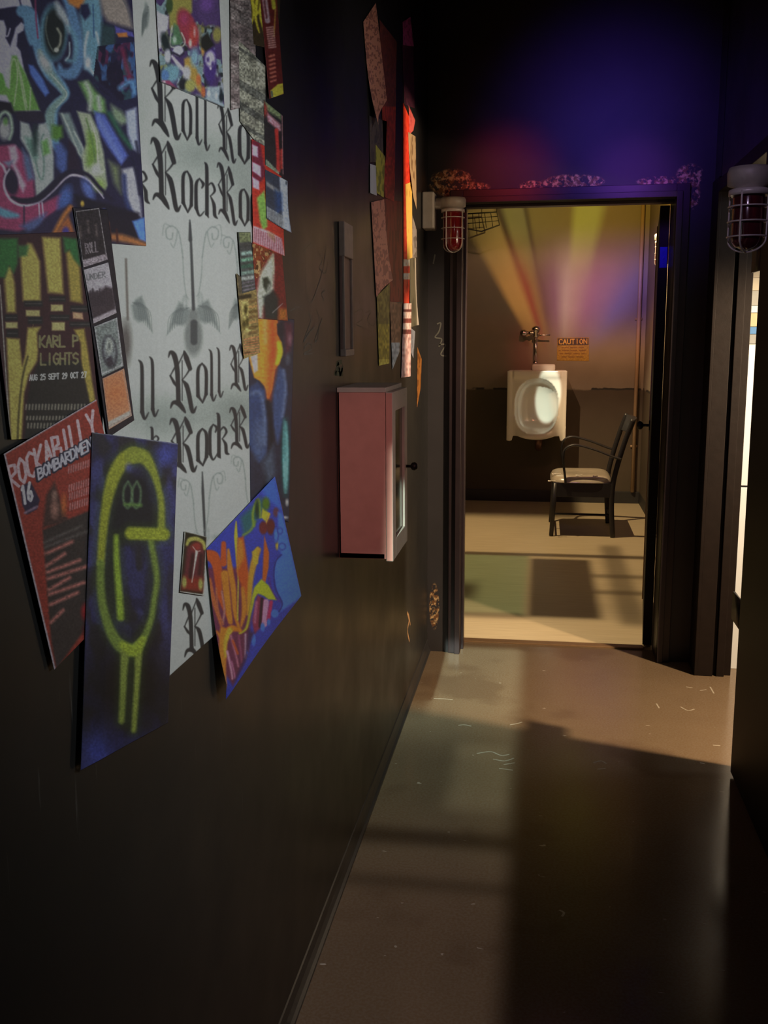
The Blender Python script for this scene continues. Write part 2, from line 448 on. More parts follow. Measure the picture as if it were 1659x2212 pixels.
k0 = Vector(leafpt(.80, .042, .99)); ax = Vector((-math.cos(a), math.sin(a), 0))
tube(bm, [k0, k0+ax*.035], .008, 10); tube(bm, [k0+ax*.035, k0+ax*.045, k0+ax*.06, k0+ax*.068], [.012, .024, .024, .012], 16)
tube(bm, [k0, k0+ax*.006], .028, 18)
kb = part('door_knob', bm, BLACKM, d1)

# side doorway far jamb, stepped, facing the camera
bm = bmesh.new(); zt = 2.05
box(bm, XR-.012, XR+.002, 4.27, YE-.02, 0, zt+.04)
box(bm, XR, XR+.065, 4.270, 4.30, 0, zt); box(bm, XR+.065, XR+.080, 4.290, 4.30, 0, zt); box(bm, XR+.080, XR+.113, 4.270, 4.30, 0, zt)
box(bm, XR+.113, XR+.144, 4.290, 4.30, 0, zt)
box(bm, XR-.012, XR+.144, 3.27, 4.285, zt-.02, zt+.03); box(bm, XR-.01, XR+.144, 3.270, 3.284, 0, zt)
d2 = struct(part('door_2', bm, FRAMEB, None, False, .002))
bm = bmesh.new(); box(bm, .652, .687, 2.38, 3.262, .012, 2.035); part('door_leaf', bm, DOORM, d2, False, .002)
for px, py in ((1650, 548), (1592, 1310)):
    p = WX(px, py, .664); bm = bmesh.new(); z0 = p[2]
    for k in range(5):
        zz = z0-.05+k*.0205; tube(bm, [(.668, 3.276, zz), (.668, 3.276, zz+.018)], .0095, 12)
    box(bm, .672, .70, 3.262, 3.268, z0-.05, z0+.05)
    tube(bm, [(.668, 3.276, z0-.056), (.668, 3.276, z0+.058)], .006, 10)
    box(bm, .653, .661, 3.262, 3.40, z0-.05, z0+.045)
    part('hinge', bm, BLACKM, d2)

# ------------------------------------------------------------------ painter for printed paper (colour per mesh point)
class Art:
    def __init__(s, px, py, base):
        s.x = px; s.y = py; s.c = np.tile(np.array(base, float), (px.size, 1))
    def _put(s, idx, m, col):
        m = np.clip(m, 0, 1)[:, None]; s.c[idx] = s.c[idx]*(1-m)+np.array(col, float)*m
    def _near(s, xs, ys, pad):
        return np.nonzero((s.x > min(xs)-pad) & (s.x < max(xs)+pad) & (s.y > min(ys)-pad) & (s.y < max(ys)+pad))[0]
    def fill(s, pts, col, soft=1.0, a=1.0):
        xs = [p[0] for p in pts]; ys = [p[1] for p in pts]; i = s._near(xs, ys, soft+1)
        if not i.size: return
        X, Y = s.x[i], s.y[i]; d = np.full(i.size, 1e9); ins = np.zeros(i.size, bool)
        for (x0, y0), (x1, y1) in zip(pts, pts[1:]+pts[:1]):
            ex, ey = x1-x0, y1-y0; L = ex*ex+ey*ey+1e-9
            t = np.clip(((X-x0)*ex+(Y-y0)*ey)/L, 0, 1); d = np.minimum(d, np.hypot(X-x0-t*ex, Y-y0-t*ey))
            c = (y0 > Y) != (y1 > Y)
            ins ^= c & (X < (x1-x0)*(Y-y0)/((y1-y0) if y1 != y0 else 1e-9)+x0)
        s._put(i, a*(.5+np.where(ins, d, -d)/soft*.5), col)
    def line(s, pts, w, col, soft=1.0, a=1.0):
        if not isinstance(w, (list, tuple)): w = [w]*len(pts)
        xs = [p[0] for p in pts]; ys = [p[1] for p in pts]; i = s._near(xs, ys, max(w)/2+soft+1)
        if not i.size: return
        X, Y = s.x[i], s.y[i]; d = np.full(i.size, 1e9)
        for k in range(len(pts)-1):
            (x0, y0), (x1, y1) = pts[k], pts[k+1]
            ex, ey = x1-x0, y1-y0; L = ex*ex+ey*ey+1e-9
            t = np.clip(((X-x0)*ex+(Y-y0)*ey)/L, 0, 1)
            d = np.minimum(d, np.hypot(X-x0-t*ex, Y-y0-t*ey)-(w[k]+(w[k+1]-w[k])*t)/2)
        s._put(i, a*(.5-d/soft*.5), col)
    def curve(s, pts, w, col, soft=1.0, a=1.0, k=6):
        q = [(v.x, v.y) for v in smooth_pts([(x, y, 0) for x, y in pts], k)]
        if isinstance(w, (list, tuple)):
            w = list(np.interp(np.linspace(0, len(pts)-1, len(q)), range(len(pts)), w))
        s.line(q, w, col, soft, a)
    def ell(s, cx, cy, rx, ry, col, soft=1.0, a=1.0, rot=0):
        i = s._near([cx-max(rx, ry), cx+max(rx, ry)], [cy-max(rx, ry), cy+max(rx, ry)], soft+1)
        if not i.size: return
        X, Y = s.x[i]-cx, s.y[i]-cy; ca, sa = math.cos(R(rot)), math.sin(R(rot))
        u, v = (X*ca+Y*sa)/rx, (-X*sa+Y*ca)/ry
        d = (np.sqrt(u*u+v*v)-1)*min(rx, ry)
        s._put(i, a*(.5-d/soft*.5), col)
    def soften(s, k): s.c = s.c*(1-k)+s.c.mean(1, keepdims=True)*k
    def grain(s, sc=3, amt=.12, seed=0, sy=None):
        n = vnoise(s.x/sc, s.y/(sy or sc), seed)
        s.c *= (1+amt*(n-.5)*2)[:, None]
    def blotch(s, idxpoly, cols, sc, seed=0, sy=None, a=1.0):
        """mottled printing: several inks broken up by noise inside a polygon"""
        xs = [p[0] for p in idxpoly]; ys = [p[1] for p in idxpoly]; i = s._near(xs, ys, 1)
        if not i.size: return
        X, Y = s.x[i], s.y[i]; ins = np.zeros(i.size, bool)
        for (x0, y0), (x1, y1) in zip(idxpoly, idxpoly[1:]+idxpoly[:1]):
            c = (y0 > Y) != (y1 > Y); ins ^= c & (X < (x1-x0)*(Y-y0)/((y1-y0) if y1 != y0 else 1e-9)+x0)
        i = i[ins]; X, Y = X[ins], Y[ins]
        for k, col in enumerate(cols):
            n = vnoise(X/sc, Y/(sy or sc), seed+k*17)*.65+vnoise(X/sc*2.3, Y/(sy or sc)*2.3, seed+k*17+5)*.35
            s._put(i, a*(.5+(n-.52)*9), col)
    def text(s, t, p0, p1, h, col, w=1.6, up=None, gap=.28, soft=.8):
        """stroke letters from p0 to p1 (baseline), height vector h=(hx,hy)"""
        p0 = np.array(p0, float); p1 = np.array(p1, float); h = np.array(h, float)
        n = len(t); adv = (p1-p0)/n
        for k, ch in enumerate(t):
            for st in FONT.get(ch, []):
                s.line([tuple(p0+adv*(k+x*(1-gap))+h*y) for x, y in st], w, col, soft)
def vnoise(x, y, seed=0):
    xi = np.floor(x).astype(np.int64); yi = np.floor(y).astype(np.int64); fx = x-xi; fy = y-yi
    fx = fx*fx*(3-2*fx); fy = fy*fy*(3-2*fy)
    def h(a, b):
        n = (a*374761393+b*668265263+seed*982451653) & 0x7fffffff
        n = ((n ^ (n >> 13))*1274126177) & 0x7fffffff
        return ((n ^ (n >> 16)) & 0xffff)/65535.
    return (h(xi, yi)*(1-fx)+h(xi+1, yi)*fx)*(1-fy)+(h(xi, yi+1)*(1-fx)+h(xi+1, yi+1)*fx)*fy
FONT = {  # unit boxes, y up
 'A': [[(0, 0), (.5, 1), (1, 0)], [(.2, .4), (.8, .4)]], 'B': [[(0, 0), (0, 1), (.8, .9), (.8, .6), (0, .52), (1, .4), (1, .1), (0, 0)]],
 'C': [[(1, .85), (.6, 1), (.1, .85), (0, .5), (.1, .15), (.6, 0), (1, .15)]], 'D': [[(0, 0), (0, 1), (.7, .9), (1, .5), (.7, .1), (0, 0)]],
 'E': [[(1, 1), (0, 1), (0, 0), (1, 0)], [(0, .5), (.8, .5)]], 'F': [[(1, 1), (0, 1), (0, 0)], [(0, .5), (.8, .5)]],
 'G': [[(1, .85), (.5, 1), (0, .7), (0, .3), (.5, 0), (1, .15), (1, .5), (.6, .5)]], 'H': [[(0, 0), (0, 1)], [(1, 0), (1, 1)], [(0, .5), (1, .5)]],
 'I': [[(.5, 0), (.5, 1)]], 'J': [[(.8, 1), (.8, .2), (.4, 0), (0, .2)]], 'K': [[(0, 0), (0, 1)], [(1, 1), (0, .45), (1, 0)]],
 'L': [[(0, 1), (0, 0), (1, 0)]], 'M': [[(0, 0), (0, 1), (.5, .4), (1, 1), (1, 0)]], 'N': [[(0, 0), (0, 1), (1, 0), (1, 1)]],
 'O': [[(.5, 1), (.05, .75), (.05, .25), (.5, 0), (.95, .25), (.95, .75), (.5, 1)]], 'P': [[(0, 0), (0, 1), (.9, .9), (.9, .55), (0, .45)]],
 'R': [[(0, 0), (0, 1), (.9, .9), (.9, .6), (0, .5), (1, 0)]], 'S': [[(1, .85), (.5, 1), (0, .8), (.1, .55), (.9, .45), (1, .2), (.5, 0), (0, .15)]],
 'T': [[(0, 1), (1, 1)], [(.5, 1), (.5, 0)]], 'U': [[(0, 1), (0, .2), (.5, 0), (1, .2), (1, 1)]], 'V': [[(0, 1), (.5, 0), (1, 1)]],
 'W': [[(0, 1), (.25, 0), (.5, .6), (.75, 0), (1, 1)]], 'X': [[(0, 0), (1, 1)], [(0, 1), (1, 0)]], 'Y': [[(0, 1), (.5, .5), (1, 1)], [(.5, .5), (.5, 0)]],
 'Z': [[(0, 1), (1, 1), (0, 0), (1, 0)]], '1': [[(.2, .8), (.5, 1), (.5, 0)]], '2': [[(0, .8), (.5, 1), (1, .75), (0, 0), (1, 0)]],
 '5': [[(1, 1), (.1, 1), (.1, .6), (.8, .6), (1, .3), (.6, 0), (0, .1)]], '6': [[(.8, 1), (.1, .5), (.1, .15), (.5, 0), (1, .2), (.8, .5), (.1, .4)]],
 '7': [[(0, 1), (1, 1), (.4, 0)]], '9': [[(.2, 0), (.9, .5), (.9, .85), (.5, 1), (0, .8), (.2, .5), (.9, .6)]]}

# black-letter forms in a unit box (x right, y down): list of (points, widths, curved)
BL = {
 'R': [([(-.02, .08), (.06, .0), (.2, .06), (.3, .25), (.34, .5), (.36, .84)], [.02, .09, .15, .14, .13, .13]),
       ([(.06, .90), (.16, .82), (.36, .84), (.52, .93), (.62, 1.0)], [.03, .10, .16, .12, .04]),
       ([(.05, .38), (.22, .26), (.36, .20), (.58, .02)], [.03, .05, .04, .03]), ([(.58, .01), (.66, .12), (.80, .30)], [.05, .15, .12]),
       ([(.80, .30), (.66, .39), (.50, .47)], [.06, .04, .03]), ([(.05, .38), (.2, .50), (.32, .58)], [.05, .09, .03]),
       ([(.50, .16), (.50, .80)], [.025, .025]), ([(.50, .47), (.66, .56), (.76, .72), (.86, .95), (.93, 1.0), (1.04, .92)], [.03, .13, .13, .12, .10, .02])],
 'o': [([(.5, .0), (.12, .16), (.12, .80)], [.10, .24, .26]), ([(.12, .80), (.55, 1.0)], [.24, .08]), ([(.5, .0), (.88, .22), (.88, .80)], [.08, .24, .24]), ([(.88, .80), (.55, 1.0)], [.22, .10])],
 'l': [([(.1, .0), (.38, .10), (.42, .5), (.42, .88)], [.04, .30, .32, .34]), ([(.42, .88), (.65, 1.0), (1.0, .90)], [.36, .22, .03])],
 'c': [([(.5, .0), (.14, .18), (.14, .80)], [.10, .28, .30]), ([(.14, .80), (.5, 1.0), (1.0, .86)], [.28, .16, .03]), ([(.5, .0), (.9, .12), (.75, .24)], [.08, .26, .10])],
 'k': [([(.0, .0), (.16, .08), (.18, .5), (.18, .92)], [.04, .20, .22, .22]), ([(.18, .92), (.3, .98)], [.2, .03]), ([(.2, .42), (.55, .34), (.78, .46), (.45, .58)], [.05, .12, .14, .05]),
       ([(.45, .58), (.72, .72), (.78, .90), (1.0, .95)], [.05, .20, .20, .03])]}
def bl(A, ch, x0, x1, y0, y1, shear=0, col=(38, 38, 40)):
    w, h = x1-x0, y1-y0; s = w if ch not in 'l' else w*.8
    for pts, ws in BL[ch]:
        q = [(x0+px*w, y0+py*h+shear*(px-.5)) for px, py in pts]
        A.curve(q, [max(1.9, a*s*1.32) for a in ws], col, 1.3)

PAPER = bpy.data.materials.new('printed_paper'); PAPER.use_nodes = True
_nt = PAPER.node_tree; _b = _nt.nodes['Principled BSDF']; _a = _nt.nodes.new('ShaderNodeVertexColor'); _a.layer_name = 'print'
_nt.links.new(_a.outputs[0], _b.inputs['Base Color']); _b.inputs['Roughness'].default_value = .5; _b.inputs['Specular IOR Level'].default_value = .35

def paper(name, label, cat, q, art, off=.003, gain=3.0, step=1.5, curl=0, curl_at=(1, 1), wave=0, plane='x', pos=XL, group=None, ptk=None):
    """a sheet hung on a wall. q = four corners in photo pixels (tl,tr,br,bl)"""
    off = .001+off*.45
    if plane == 'x': c3 = [WX(px, py, pos+off) for px, py in q]; nrm = np.array([1., 0, 0])
    else: c3 = [WY(px, py, pos-off) for px, py in q]; nrm = np.array([0, -1., 0])
    L = lambda a, b: math.hypot(q[a][0]-q[b][0], q[a][1]-q[b][1])
    nu = int(max(4, min(420, max(L(0, 1), L(3, 2))/step))); nv = int(max(4, min(900, max(L(0, 3), L(1, 2))/step)))
    u, v = np.meshgrid(np.linspace(0, 1, nu+1), np.linspace(0, 1, nv+1)); u = u.ravel()[:, None]; v = v.ravel()[:, None]
    P = c3[0]*(1-u)*(1-v)+c3[1]*u*(1-v)+c3[2]*u*v+c3[3]*(1-u)*v
    dv = P-np.array([0, 0, CAMH]); zc = dv@_F
    px = 829.5+FPX*(dv@_Rt)/zc; py = 1106-FPX*(dv@_Up)/zc
    A = Art(px, py, (150, 150, 150)); art(A)
    lift = np.zeros((u.size, 1))
    if curl:
        d = np.clip(1.35-np.hypot(u-curl_at[0], v-curl_at[1])*2.0, 0, 2); lift = lift+curl*d*d/1.8
    if wave: lift = lift+wave*(.5+.5*np.sin(v*9+u*3))*np.minimum(1, 4*np.minimum(u, 1-u)+.2)
    P = P+nrm*lift
    # front and back skins 0.4 mm apart, joined round the rim
    n0 = P.shape[0]; Q = P-nrm*.0004
    V = np.vstack([P, Q]); W1 = nu+1
    i = (np.arange(nv)[:, None]*W1+np.arange(nu)).ravel()
    F1 = np.stack([i, i+W1, i+W1+1, i+1], 1)
    rim = list(range(0, nu+1))+[k*W1+nu for k in range(1, nv+1)]+[nv*W1+k for k in range(nu-1, -1, -1)]+[k*W1 for k in range(nv-1, 0, -1)]
    rim = np.array(rim); r2 = np.roll(rim, -1)
    F3 = np.stack([rim, r2, r2+n0, rim+n0], 1)
    rb = n0+np.array([0, nu, nv*W1+nu, nv*W1])
    F2 = F1[:, ::-1]+n0
    F = np.vstack([F1, F2, F3]) if (curl or wave) else np.vstack([F1, F3])
    me = bpy.data.meshes.new(name); me.vertices.add(len(V)); me.vertices.foreach_set('co', V.astype(np.float32).ravel())
    me.loops.add(F.size); me.loops.foreach_set('vertex_index', F.astype(np.int32).ravel())
    me.polygons.add(len(F)); me.polygons.foreach_set('loop_start', np.arange(0, F.size, 4, dtype=np.int32)); me.update(calc_edges=True)
    me.validate()
    c = np.clip(A.c, 0, 255)/255; c = np.where(c <= .04045, c/12.92, ((c+.055)/1.055)**2.4)*gain
    c = c/(1+np.maximum(0, c-.7)*.6); c = np.clip(c, 0, .88)
    ca = me.color_attributes.new('print', 'FLOAT_COLOR', 'POINT')
    full = np.ones((len(V), 4), np.float32); full[:n0, :3] = c; full[n0:, :3] = .5 if (curl or wave) else 0
    if not (curl or wave): full[n0:, :3] = c
    ca.data.foreach_set('color', full.ravel())
    o = link(name, me, PAPER)
    return tag(o, label, cat, group)

# ------------------------------------------------------------------ papers on the left wall
# white black-letter sheet
def a_sheet(A):
    A.c[:] = (152, 156, 150)
    for x0 in (345, 365, 470): A.c += (2.5*np.exp(-((A.x-x0)/5)**2))[:, None]
    for x, y, rx, ry, a in ((430, 335, 65, 40, .30), (530, 400, 40, 60, .25), (500, 870, 60, 30, .22), (420, 905, 60, 22, .25), (530, 895, 25, 20, .3), (300, 250, 30, 60, .15), (330, 900, 45, 30, .3)):
        A.ell(x, y, rx, ry, (74, 84, 80), 45, min(.6, a*1.6))
    K = lambda *a: bl(A, *a)
    K('R', 325, 388, 138, 293, 14); K('o', 393, 414, 215, 302, 8); K('l', 418, 436, 190, 312, 4); K('l', 437, 453, 197, 324, 4)
    K('R', 471, 508, 232, 345, 14); K('o', 515, 539, 270, 353, 10)
    K('R', 327, 388, 304, 450, 10); K('o', 393, 416, 370, 458, 8); K('c', 421, 441, 386, 466, 4); K('k', 442, 470, 355, 474, 8)
    K('R', 470, 511, 358, 480, 12); K('o', 517, 538, 409, 487, 8); K('c', 541, 552, 418, 492, 4); K('k', 292, 323, 335, 440, 10)
    K('R', 365, 422, 758, 892, -6); K('o', 425, 448, 785, 870, -5); K('l', 450, 467, 754, 866, -3); K('l', 467, 482, 750, 858, -3)
    K('R', 497, 534, 743, 846, -10); K('l', 297, 321, 777, 905, -2); K('l', 321, 342, 770, 899, -2)
    K('R', 368, 423, 901, 1022, -12); K('o', 425, 449, 926, 1006, -10); K('c', 451, 470, 917, 993, -6); K('k', 468, 495, 889, 990, -8)
    K('R', 497, 538, 876, 972, -14); K('k', 325, 347, 920, 985, -6)
    K('R', 396, 446, 1294, 1420, -26)
    G = (104, 110, 108); G2 = (70, 76, 76)
    def wing(x, y, sx, sy, f):   # feathered wing spreading from (x,y)
        A.fill([(x, y), (x+f*10*sx, y-12*sy), (x+f*26*sx, y-20*sy), (x+f*40*sx, y+12*sy), (x+f*52*sx, y+54*sy), (x+f*34*sx, y+30*sy), (x+f*18*sx, y+34*sy), (x+f*6*sx, y+26*sy)], G, 3, .8)
        for k in range(7): A.curve([(x+f*(4+k*3)*sx, y-6*sy), (x+f*(16+k*5)*sx, y+(2+k*2)*sy), (x+f*(20+k*5)*sx, y+(26+k*4)*sy)], 1.2, G2, 1.5, .6)
    def scroll(x, y, s, f):
        A.curve([(x-f*0, y+70*s), (x-f*4*s, y+40*s), (x-f*10*s, y+14*s), (x-f*24*s, y+2*s), (x-f*36*s, y+10*s), (x-f*34*s, y+28*s), (x-f*24*s, y+30*s), (x-f*22*s, y+18*s)], 2.4, G, 2, .85)
        A.curve([(x-f*12*s, y+14*s), (x-f*14*s, y+30*s), (x-f*20*s, y+48*s), (x-f*26*s, y+40*s)], 1.8, G, 2, .8)
        A.curve([(x-f*26*s, y+4*s), (x-f*40*s, y-2*s), (x-f*44*s, y+22*s)], 1.6, G, 2, .7)
        A.curve([(x, y+70*s), (x+f*2, y+112*s), (x+f*7, y+150*s), (x+f*12, y+160*s)], 2.0, G, 2, .8)
        A.ell(x+f*4, y+168*s, 6*s, 17*s, G, 2, .55); A.ell(x+f*4, y+168*s, 3*s, 10*s, (146, 150, 146), 2, .9)
    def guitar(x, y, s):
        A.ell(x+8*s, y+250*s, 20*s, 44*s, (98, 102, 100), 4, .9); A.ell(x+8*s, y+205*s, 13*s, 16*s, (98, 102, 100), 4, .8)
        A.line([(x, y), (x+3*s, y+60*s), (x+8*s, y+192*s)], [3*s, 5.5*s, 7*s], (58, 60, 62), 1.6)
        A.line([(x, y+6*s), (x+1*s, y+42*s)], [3*s, 8*s], (52, 54, 56), 2); A.line([(x+9*s, y+222*s), (x+9*s, y+262*s)], 15*s, (56, 60, 62), 2)
        wing(x+2*s, y+195*s, 1*s, 1*s, -1); wing(x+14*s, y+190*s, 1*s, 1*s, 1)
    guitar(410, 476, 1.0); scroll(395, 486, 1.0, 1); scroll(437, 488, .95, -1); scroll(512, 510, .8, 1)
    A.ell(272, 740, 13, 50, (80, 76, 74), 5, .8); wing(283, 660, .9, 1.1, 1); A.line([(272, 560), (276, 690)], 5, (90, 84, 80), 2); wing(520, 662, .5, .9, -1)
    A.line([(437, 1020), (438, 1060), (443, 1160)], [2.5, 6, 5], (52, 54, 56), 1.6); scroll(418, 1035, .75, 1); scroll(452, 1020, .8, -1); scroll(530, 985, .7, 1)
    A.ell(470, 1160, 12, 6, G, 3, .5)
    for k in range(3): wing(322, 20+k*6, .3, .9, -1)
    A.grain(2.2, .045, 3)
paper('letter_sheet', 'tall white paper sheet with black-letter Rock and Roll words and winged guitars', 'poster',
      [(222, -200), (546, -70), (546, 1298), (222, 1590)], a_sheet, .0015, 2.6, 1.35)

def a_mural(A):
    A.c[:] = (30, 32, 46)
    A.fill([(548, 680), (600, 680), (598, 720), (608, 740), (609, 760), (604, 785), (594, 798), (588, 840), (579, 870), (572, 835), (560, 822), (549, 816), (538, 775)], (172, 112, 40), 2)
    A.curve([(588, 690), (590, 760), (584, 820), (580, 862)], [20, 22, 14, 6], (186, 66, 34), 9, .9)
    A.curve([(603, 742), (605, 762), (598, 786)], [10, 12, 6], (180, 160, 40), 3)
    A.curve([(572, 692), (573, 740)], 6, (200, 130, 80), 4, .7)
    A.fill([(541, 770), (556, 765), (557, 800), (549, 806)], (150, 140, 140), 2)
    A.fill([(538, 838), (556, 826), (572, 842), (578, 900), (576, 980), (560, 1000), (536, 960)], (38, 52, 84), 4)
    A.curve([(544, 850), (562, 850), (571, 890), (571, 960)], 6, (84, 98, 124), 5, .8); A.ell(560, 950, 12, 40, (72, 84, 108), 8, .6)
    A.fill([(603, 792), (616, 800), (621, 850), (612, 910), (600, 960), (590, 920), (590, 850)], (46, 62, 96), 4)
    A.curve([(612, 800), (617, 840), (610, 900)], 4, (88, 100, 124), 4, .8)
    A.curve([(578, 868), (586, 930), (582, 1000), (570, 1060)], 10, (18, 20, 28), 4)
    A.fill([(566, 1000), (590, 960), (596, 1020), (580, 1060)], (56, 66, 82), 6, .8)
    A.ell(617, 988, 10, 84, (22, 60, 62), 3); A.ell(617, 988, 6.5, 76, (96, 150, 150), 2); A.ell(614, 950, 3, 42, (60, 110, 112), 3, .8)
    A.fill([(598, 700), (618, 690), (616, 720), (609, 735), (600, 722)], (22, 24, 34), 2)
    A.fill([(614, 692), (632, 700), (634, 730), (626, 760), (616, 770)], (62, 30, 42), 5); A.ell(626, 732, 4, 12, (120, 86, 96), 3, .8); A.ell(622, 775, 5, 12, (64, 70, 82), 3, .8)
    A.ell(620, 1085, 3.5, 7, (150, 148, 146), 2); A.ell(616, 1118, 6, 3, (150, 148, 150), 2); A.ell(606, 1100, 3, 8, (120, 60, 60), 3)
    A.grain(4, .12, 2)
paper('flame_mural_sheet', 'dark blue sheet with an orange and yellow flame, right of the white lettered sheet', 'poster',
      [(536, 684), (636, 690), (624, 1128), (541, 1100)], a_mural, .0020, 3.0, 1.3)

# big graffiti poster, upper left
def a_graf(A):
    N = (30, 28, 56); A.c[:] = N
    LAV = (150, 146, 176); GR = (88, 138, 56); WH = (150, 158, 158); TEAL = (74, 120, 128); BL_ = (62, 92, 176); CR = (138, 44, 84)
    A.fill([(-20, -10), (62, -10), (70, 16), (30, 14), (-20, 22)], LAV, 2); A.line([(40, -10), (46, 14)], 3, N, 2)
    A.fill([(-20, 42), (8, 44), (14, 62), (12, 82), (22, 100), (30, 76), (34, 60), (46, 48), (54, 54), (50, 66), (38, 74), (36, 100), (44, 110), (52, 150), (64, 190), (74, 232), (88, 240), (-20, 240)], LAV, 2)
    A.curve([(6, 50), (8, 72), (16, 78), (22, 62)], 3, LAV, 1.5)
    A.fill([(-20, 150), (0, 158), (10, 178), (18, 190), (22, 140), (26, 120), (36, 120), (42, 134), (56, 160), (70, 196), (86, 238), (30, 242), (14, 206), (-4, 204), (-20, 200)], GR, 3)
    for c in ([(20, 190), (24, 140), (32, 128), (38, 160), (34, 200), (30, 228)], [(38, 130), (44, 170), (56, 236), (64, 238), (66, 190)], [(44, 156), (52, 196), (58, 232)]): A.curve(c, 2.6, (140, 160, 120), 1.8)
    A.fill([(-20, 150), (6, 160), (14, 190), (-2, 198), (-20, 190)], (80, 140, 50), 3); A.fill([(12, 150), (22, 140), (20, 190), (12, 186)], WH, 3, .9)
    # blue ribbon arm
    A.curve([(48, 24), (64, 34), (72, 70), (88, 112), (108, 156), (134, 188), (142, 206), (122, 226), (112, 250), (116, 300), (130, 330)], [26, 32, 34, 34, 30, 22, 16, 20, 26, 22, 10], (72, 116, 154), 3)
    A.curve([(86, 110), (104, 150), (130, 186), (140, 206), (120, 226), (108, 250), (112, 290)], [10, 16, 14, 12, 14, 22, 18], (98, 128, 124), 4)
    A.ell(96, 134, 12, 22, (146, 146, 150), 6, .8, -25); A.curve([(110, 160), (138, 192), (143, 208), (122, 232)], 2, (148, 160, 150), 1.5)
    A.fill([(60, 100), (70, 98), (80, 140), (108, 196), (100, 212), (84, 186), (66, 144)], (28, 30, 60), 3); A.fill([(62, 140), (72, 142), (92, 170), (106, 200), (98, 208), (82, 186), (66, 160)], (60, 92, 188), 3)
    A.curve([(76, -10), (78, 40), (82, 82)], 3.2, (120, 40, 80), 1.6); A.curve([(84, 30), (88, 60), (92, 90)], 2.5, N, 2)
    # ring eye
    A.ell(116, 70, 30, 62, (64, 108, 130), 4, 1, 0); A.ell(118, 70, 23, 54, (26, 32, 34), 4, 1, 0)
    A.curve([(102, 36), (99, 64), (106, 94), (116, 112)], 2.2, (80, 92, 86), 2); A.curve([(124, 62), (131, 76), (129, 96), (120, 108)], 4.5, (128, 130, 112), 2.5); A.ell(122, 108, 5, 5, (150, 156, 144), 2)
    A.curve([(122, 6), (132, 28), (146, 48), (150, 70)], [8, 18, 14, 4], (132, 142, 150), 5)
    A.curve([(142, -8), (156, 30), (168, 84), (170, 130), (156, 158), (134, 156), (128, 140)], [18, 22, 22, 22, 26, 18, 6], (66, 104, 146), 4)
    A.curve([(150, 60), (164, 90), (160, 128), (146, 130)], 10, (78, 126, 146), 5, .8); A.curve([(150, 92), (150, 118), (142, 130)], 3, (130, 150, 156), 2)
    A.fill([(140, -10), (190, -10), (184, 14), (168, 18), (150, 8)], (176, 96, 34), 4)
    A.fill([(186, -10), (216, -10), (222, 60), (218, 120), (206, 172), (182, 150), (178, 80), (172, 30)], (76, 120, 142), 5)
    A.fill([(174, 10), (190, 8), (196, 30), (184, 44), (174, 30)], (28, 30, 62), 3); A.line([(201, 10), (203, 80)], 2, (30, 60, 110), 1.5)
    A.curve([(190, 70), (184, 100), (186, 134), (206, 164)], 5, (150, 160, 172), 3); A.ell(190, 136, 9, 16, (110, 134, 158), 3); A.ell(190, 136, 5, 10, (156, 164, 178), 2)
    A.curve([(208, 70), (214, 96)], 4, (150, 160, 172), 3)
    A.fill([(214, -10), (268, -10), (278, 20), (288, 62), (262, 56), (232, 46), (222, 30)], (124, 112, 104), 6); A.curve([(262, -6), (276, 20), (286, 58)], 2, (80, 80, 84), 2)
    A.fill([(220, 50), (250, 60), (248, 110), (226, 116), (216, 100)], (36, 56, 62), 5)
    A.fill([(248, 56), (286, 70), (290, 80), (250, 72)], (64, 60, 140), 2); A.fill([(252, 72), (274, 70), (276, 80), (256, 80)], (170, 92, 36), 2)
    A.blotch([(210, 100), (290, 90), (296, 210), (250, 220), (200, 180)], [(70, 28, 60), (34, 60, 72), (40, 70, 120), (26, 22, 44)], 16, 3, 30)
    A.curve([(266, 110), (272, 140), (282, 168)], 9, (120, 28, 58), 5, .8); A.curve([(260, 190), (284, 176), (290, 200)], 10, (70, 120, 170), 5, .9)
    A.curve([(186, 158), (210, 180), (240, 204), (268, 244)], 9, N, 4)
    # second row letters
    A.fill([(170, 178), (190, 174), (206, 196), (226, 216), (230, 244), (204, 246), (188, 216)], (84, 130, 64), 5); A.curve([(186, 180), (196, 206), (194, 236)], 9, (140, 150, 136), 5)
    A.curve([(212, 210), (216, 236)], 8, (146, 150, 150), 5); A.fill([(240, 226), (262, 240), (280, 262), (262, 270), (244, 256)], (104, 124, 96), 6)
    A.fill([(204, 240), (226, 248), (250, 290), (276, 336), (262, 356), (234, 318), (210, 276)], (62, 80, 170), 4); A.curve([(212, 254), (236, 300), (262, 346)], 7, (90, 108, 196), 5, .8)
    A.curve([(236, 246), (262, 290), (284, 318)], 9, (36, 84, 62), 5)
    A.fill([(272, 240), (294, 232), (298, 300), (300, 330), (288, 322), (276, 290)], (132, 142, 172), 4)
    A.fill([(-20, 214), (24, 222), (32, 246), (20, 244), (-20, 240)], (24, 22, 36), 3); A.fill([(32, 240), (90, 240), (98, 262), (40, 264)], (36, 30, 50), 3)
    A.curve([(-4, 262), (2, 248), (12, 242), (22, 252), (26, 280), (20, 300)], 7, (130, 156, 134), 3); A.ell(10, 280, 12, 22, (140, 142, 144), 4); A.ell(12, 262, 5, 8, (80, 130, 60), 3)
    # white / green letters
    A.fill([(44, 262), (62, 268), (74, 300), (84, 268), (100, 266), (112, 300), (116, 340), (116, 388), (96, 410), (78, 424), (74, 380), (62, 330), (44, 300)], (138, 148, 146), 3)
    A.fill([(54, 296), (70, 300), (82, 340), (76, 350), (62, 322)], (84, 124, 112), 5); A.curve([(60, 310), (74, 340), (84, 378), (92, 386), (95, 350), (88, 310), (94, 290)], 3, (86, 116, 108), 2)
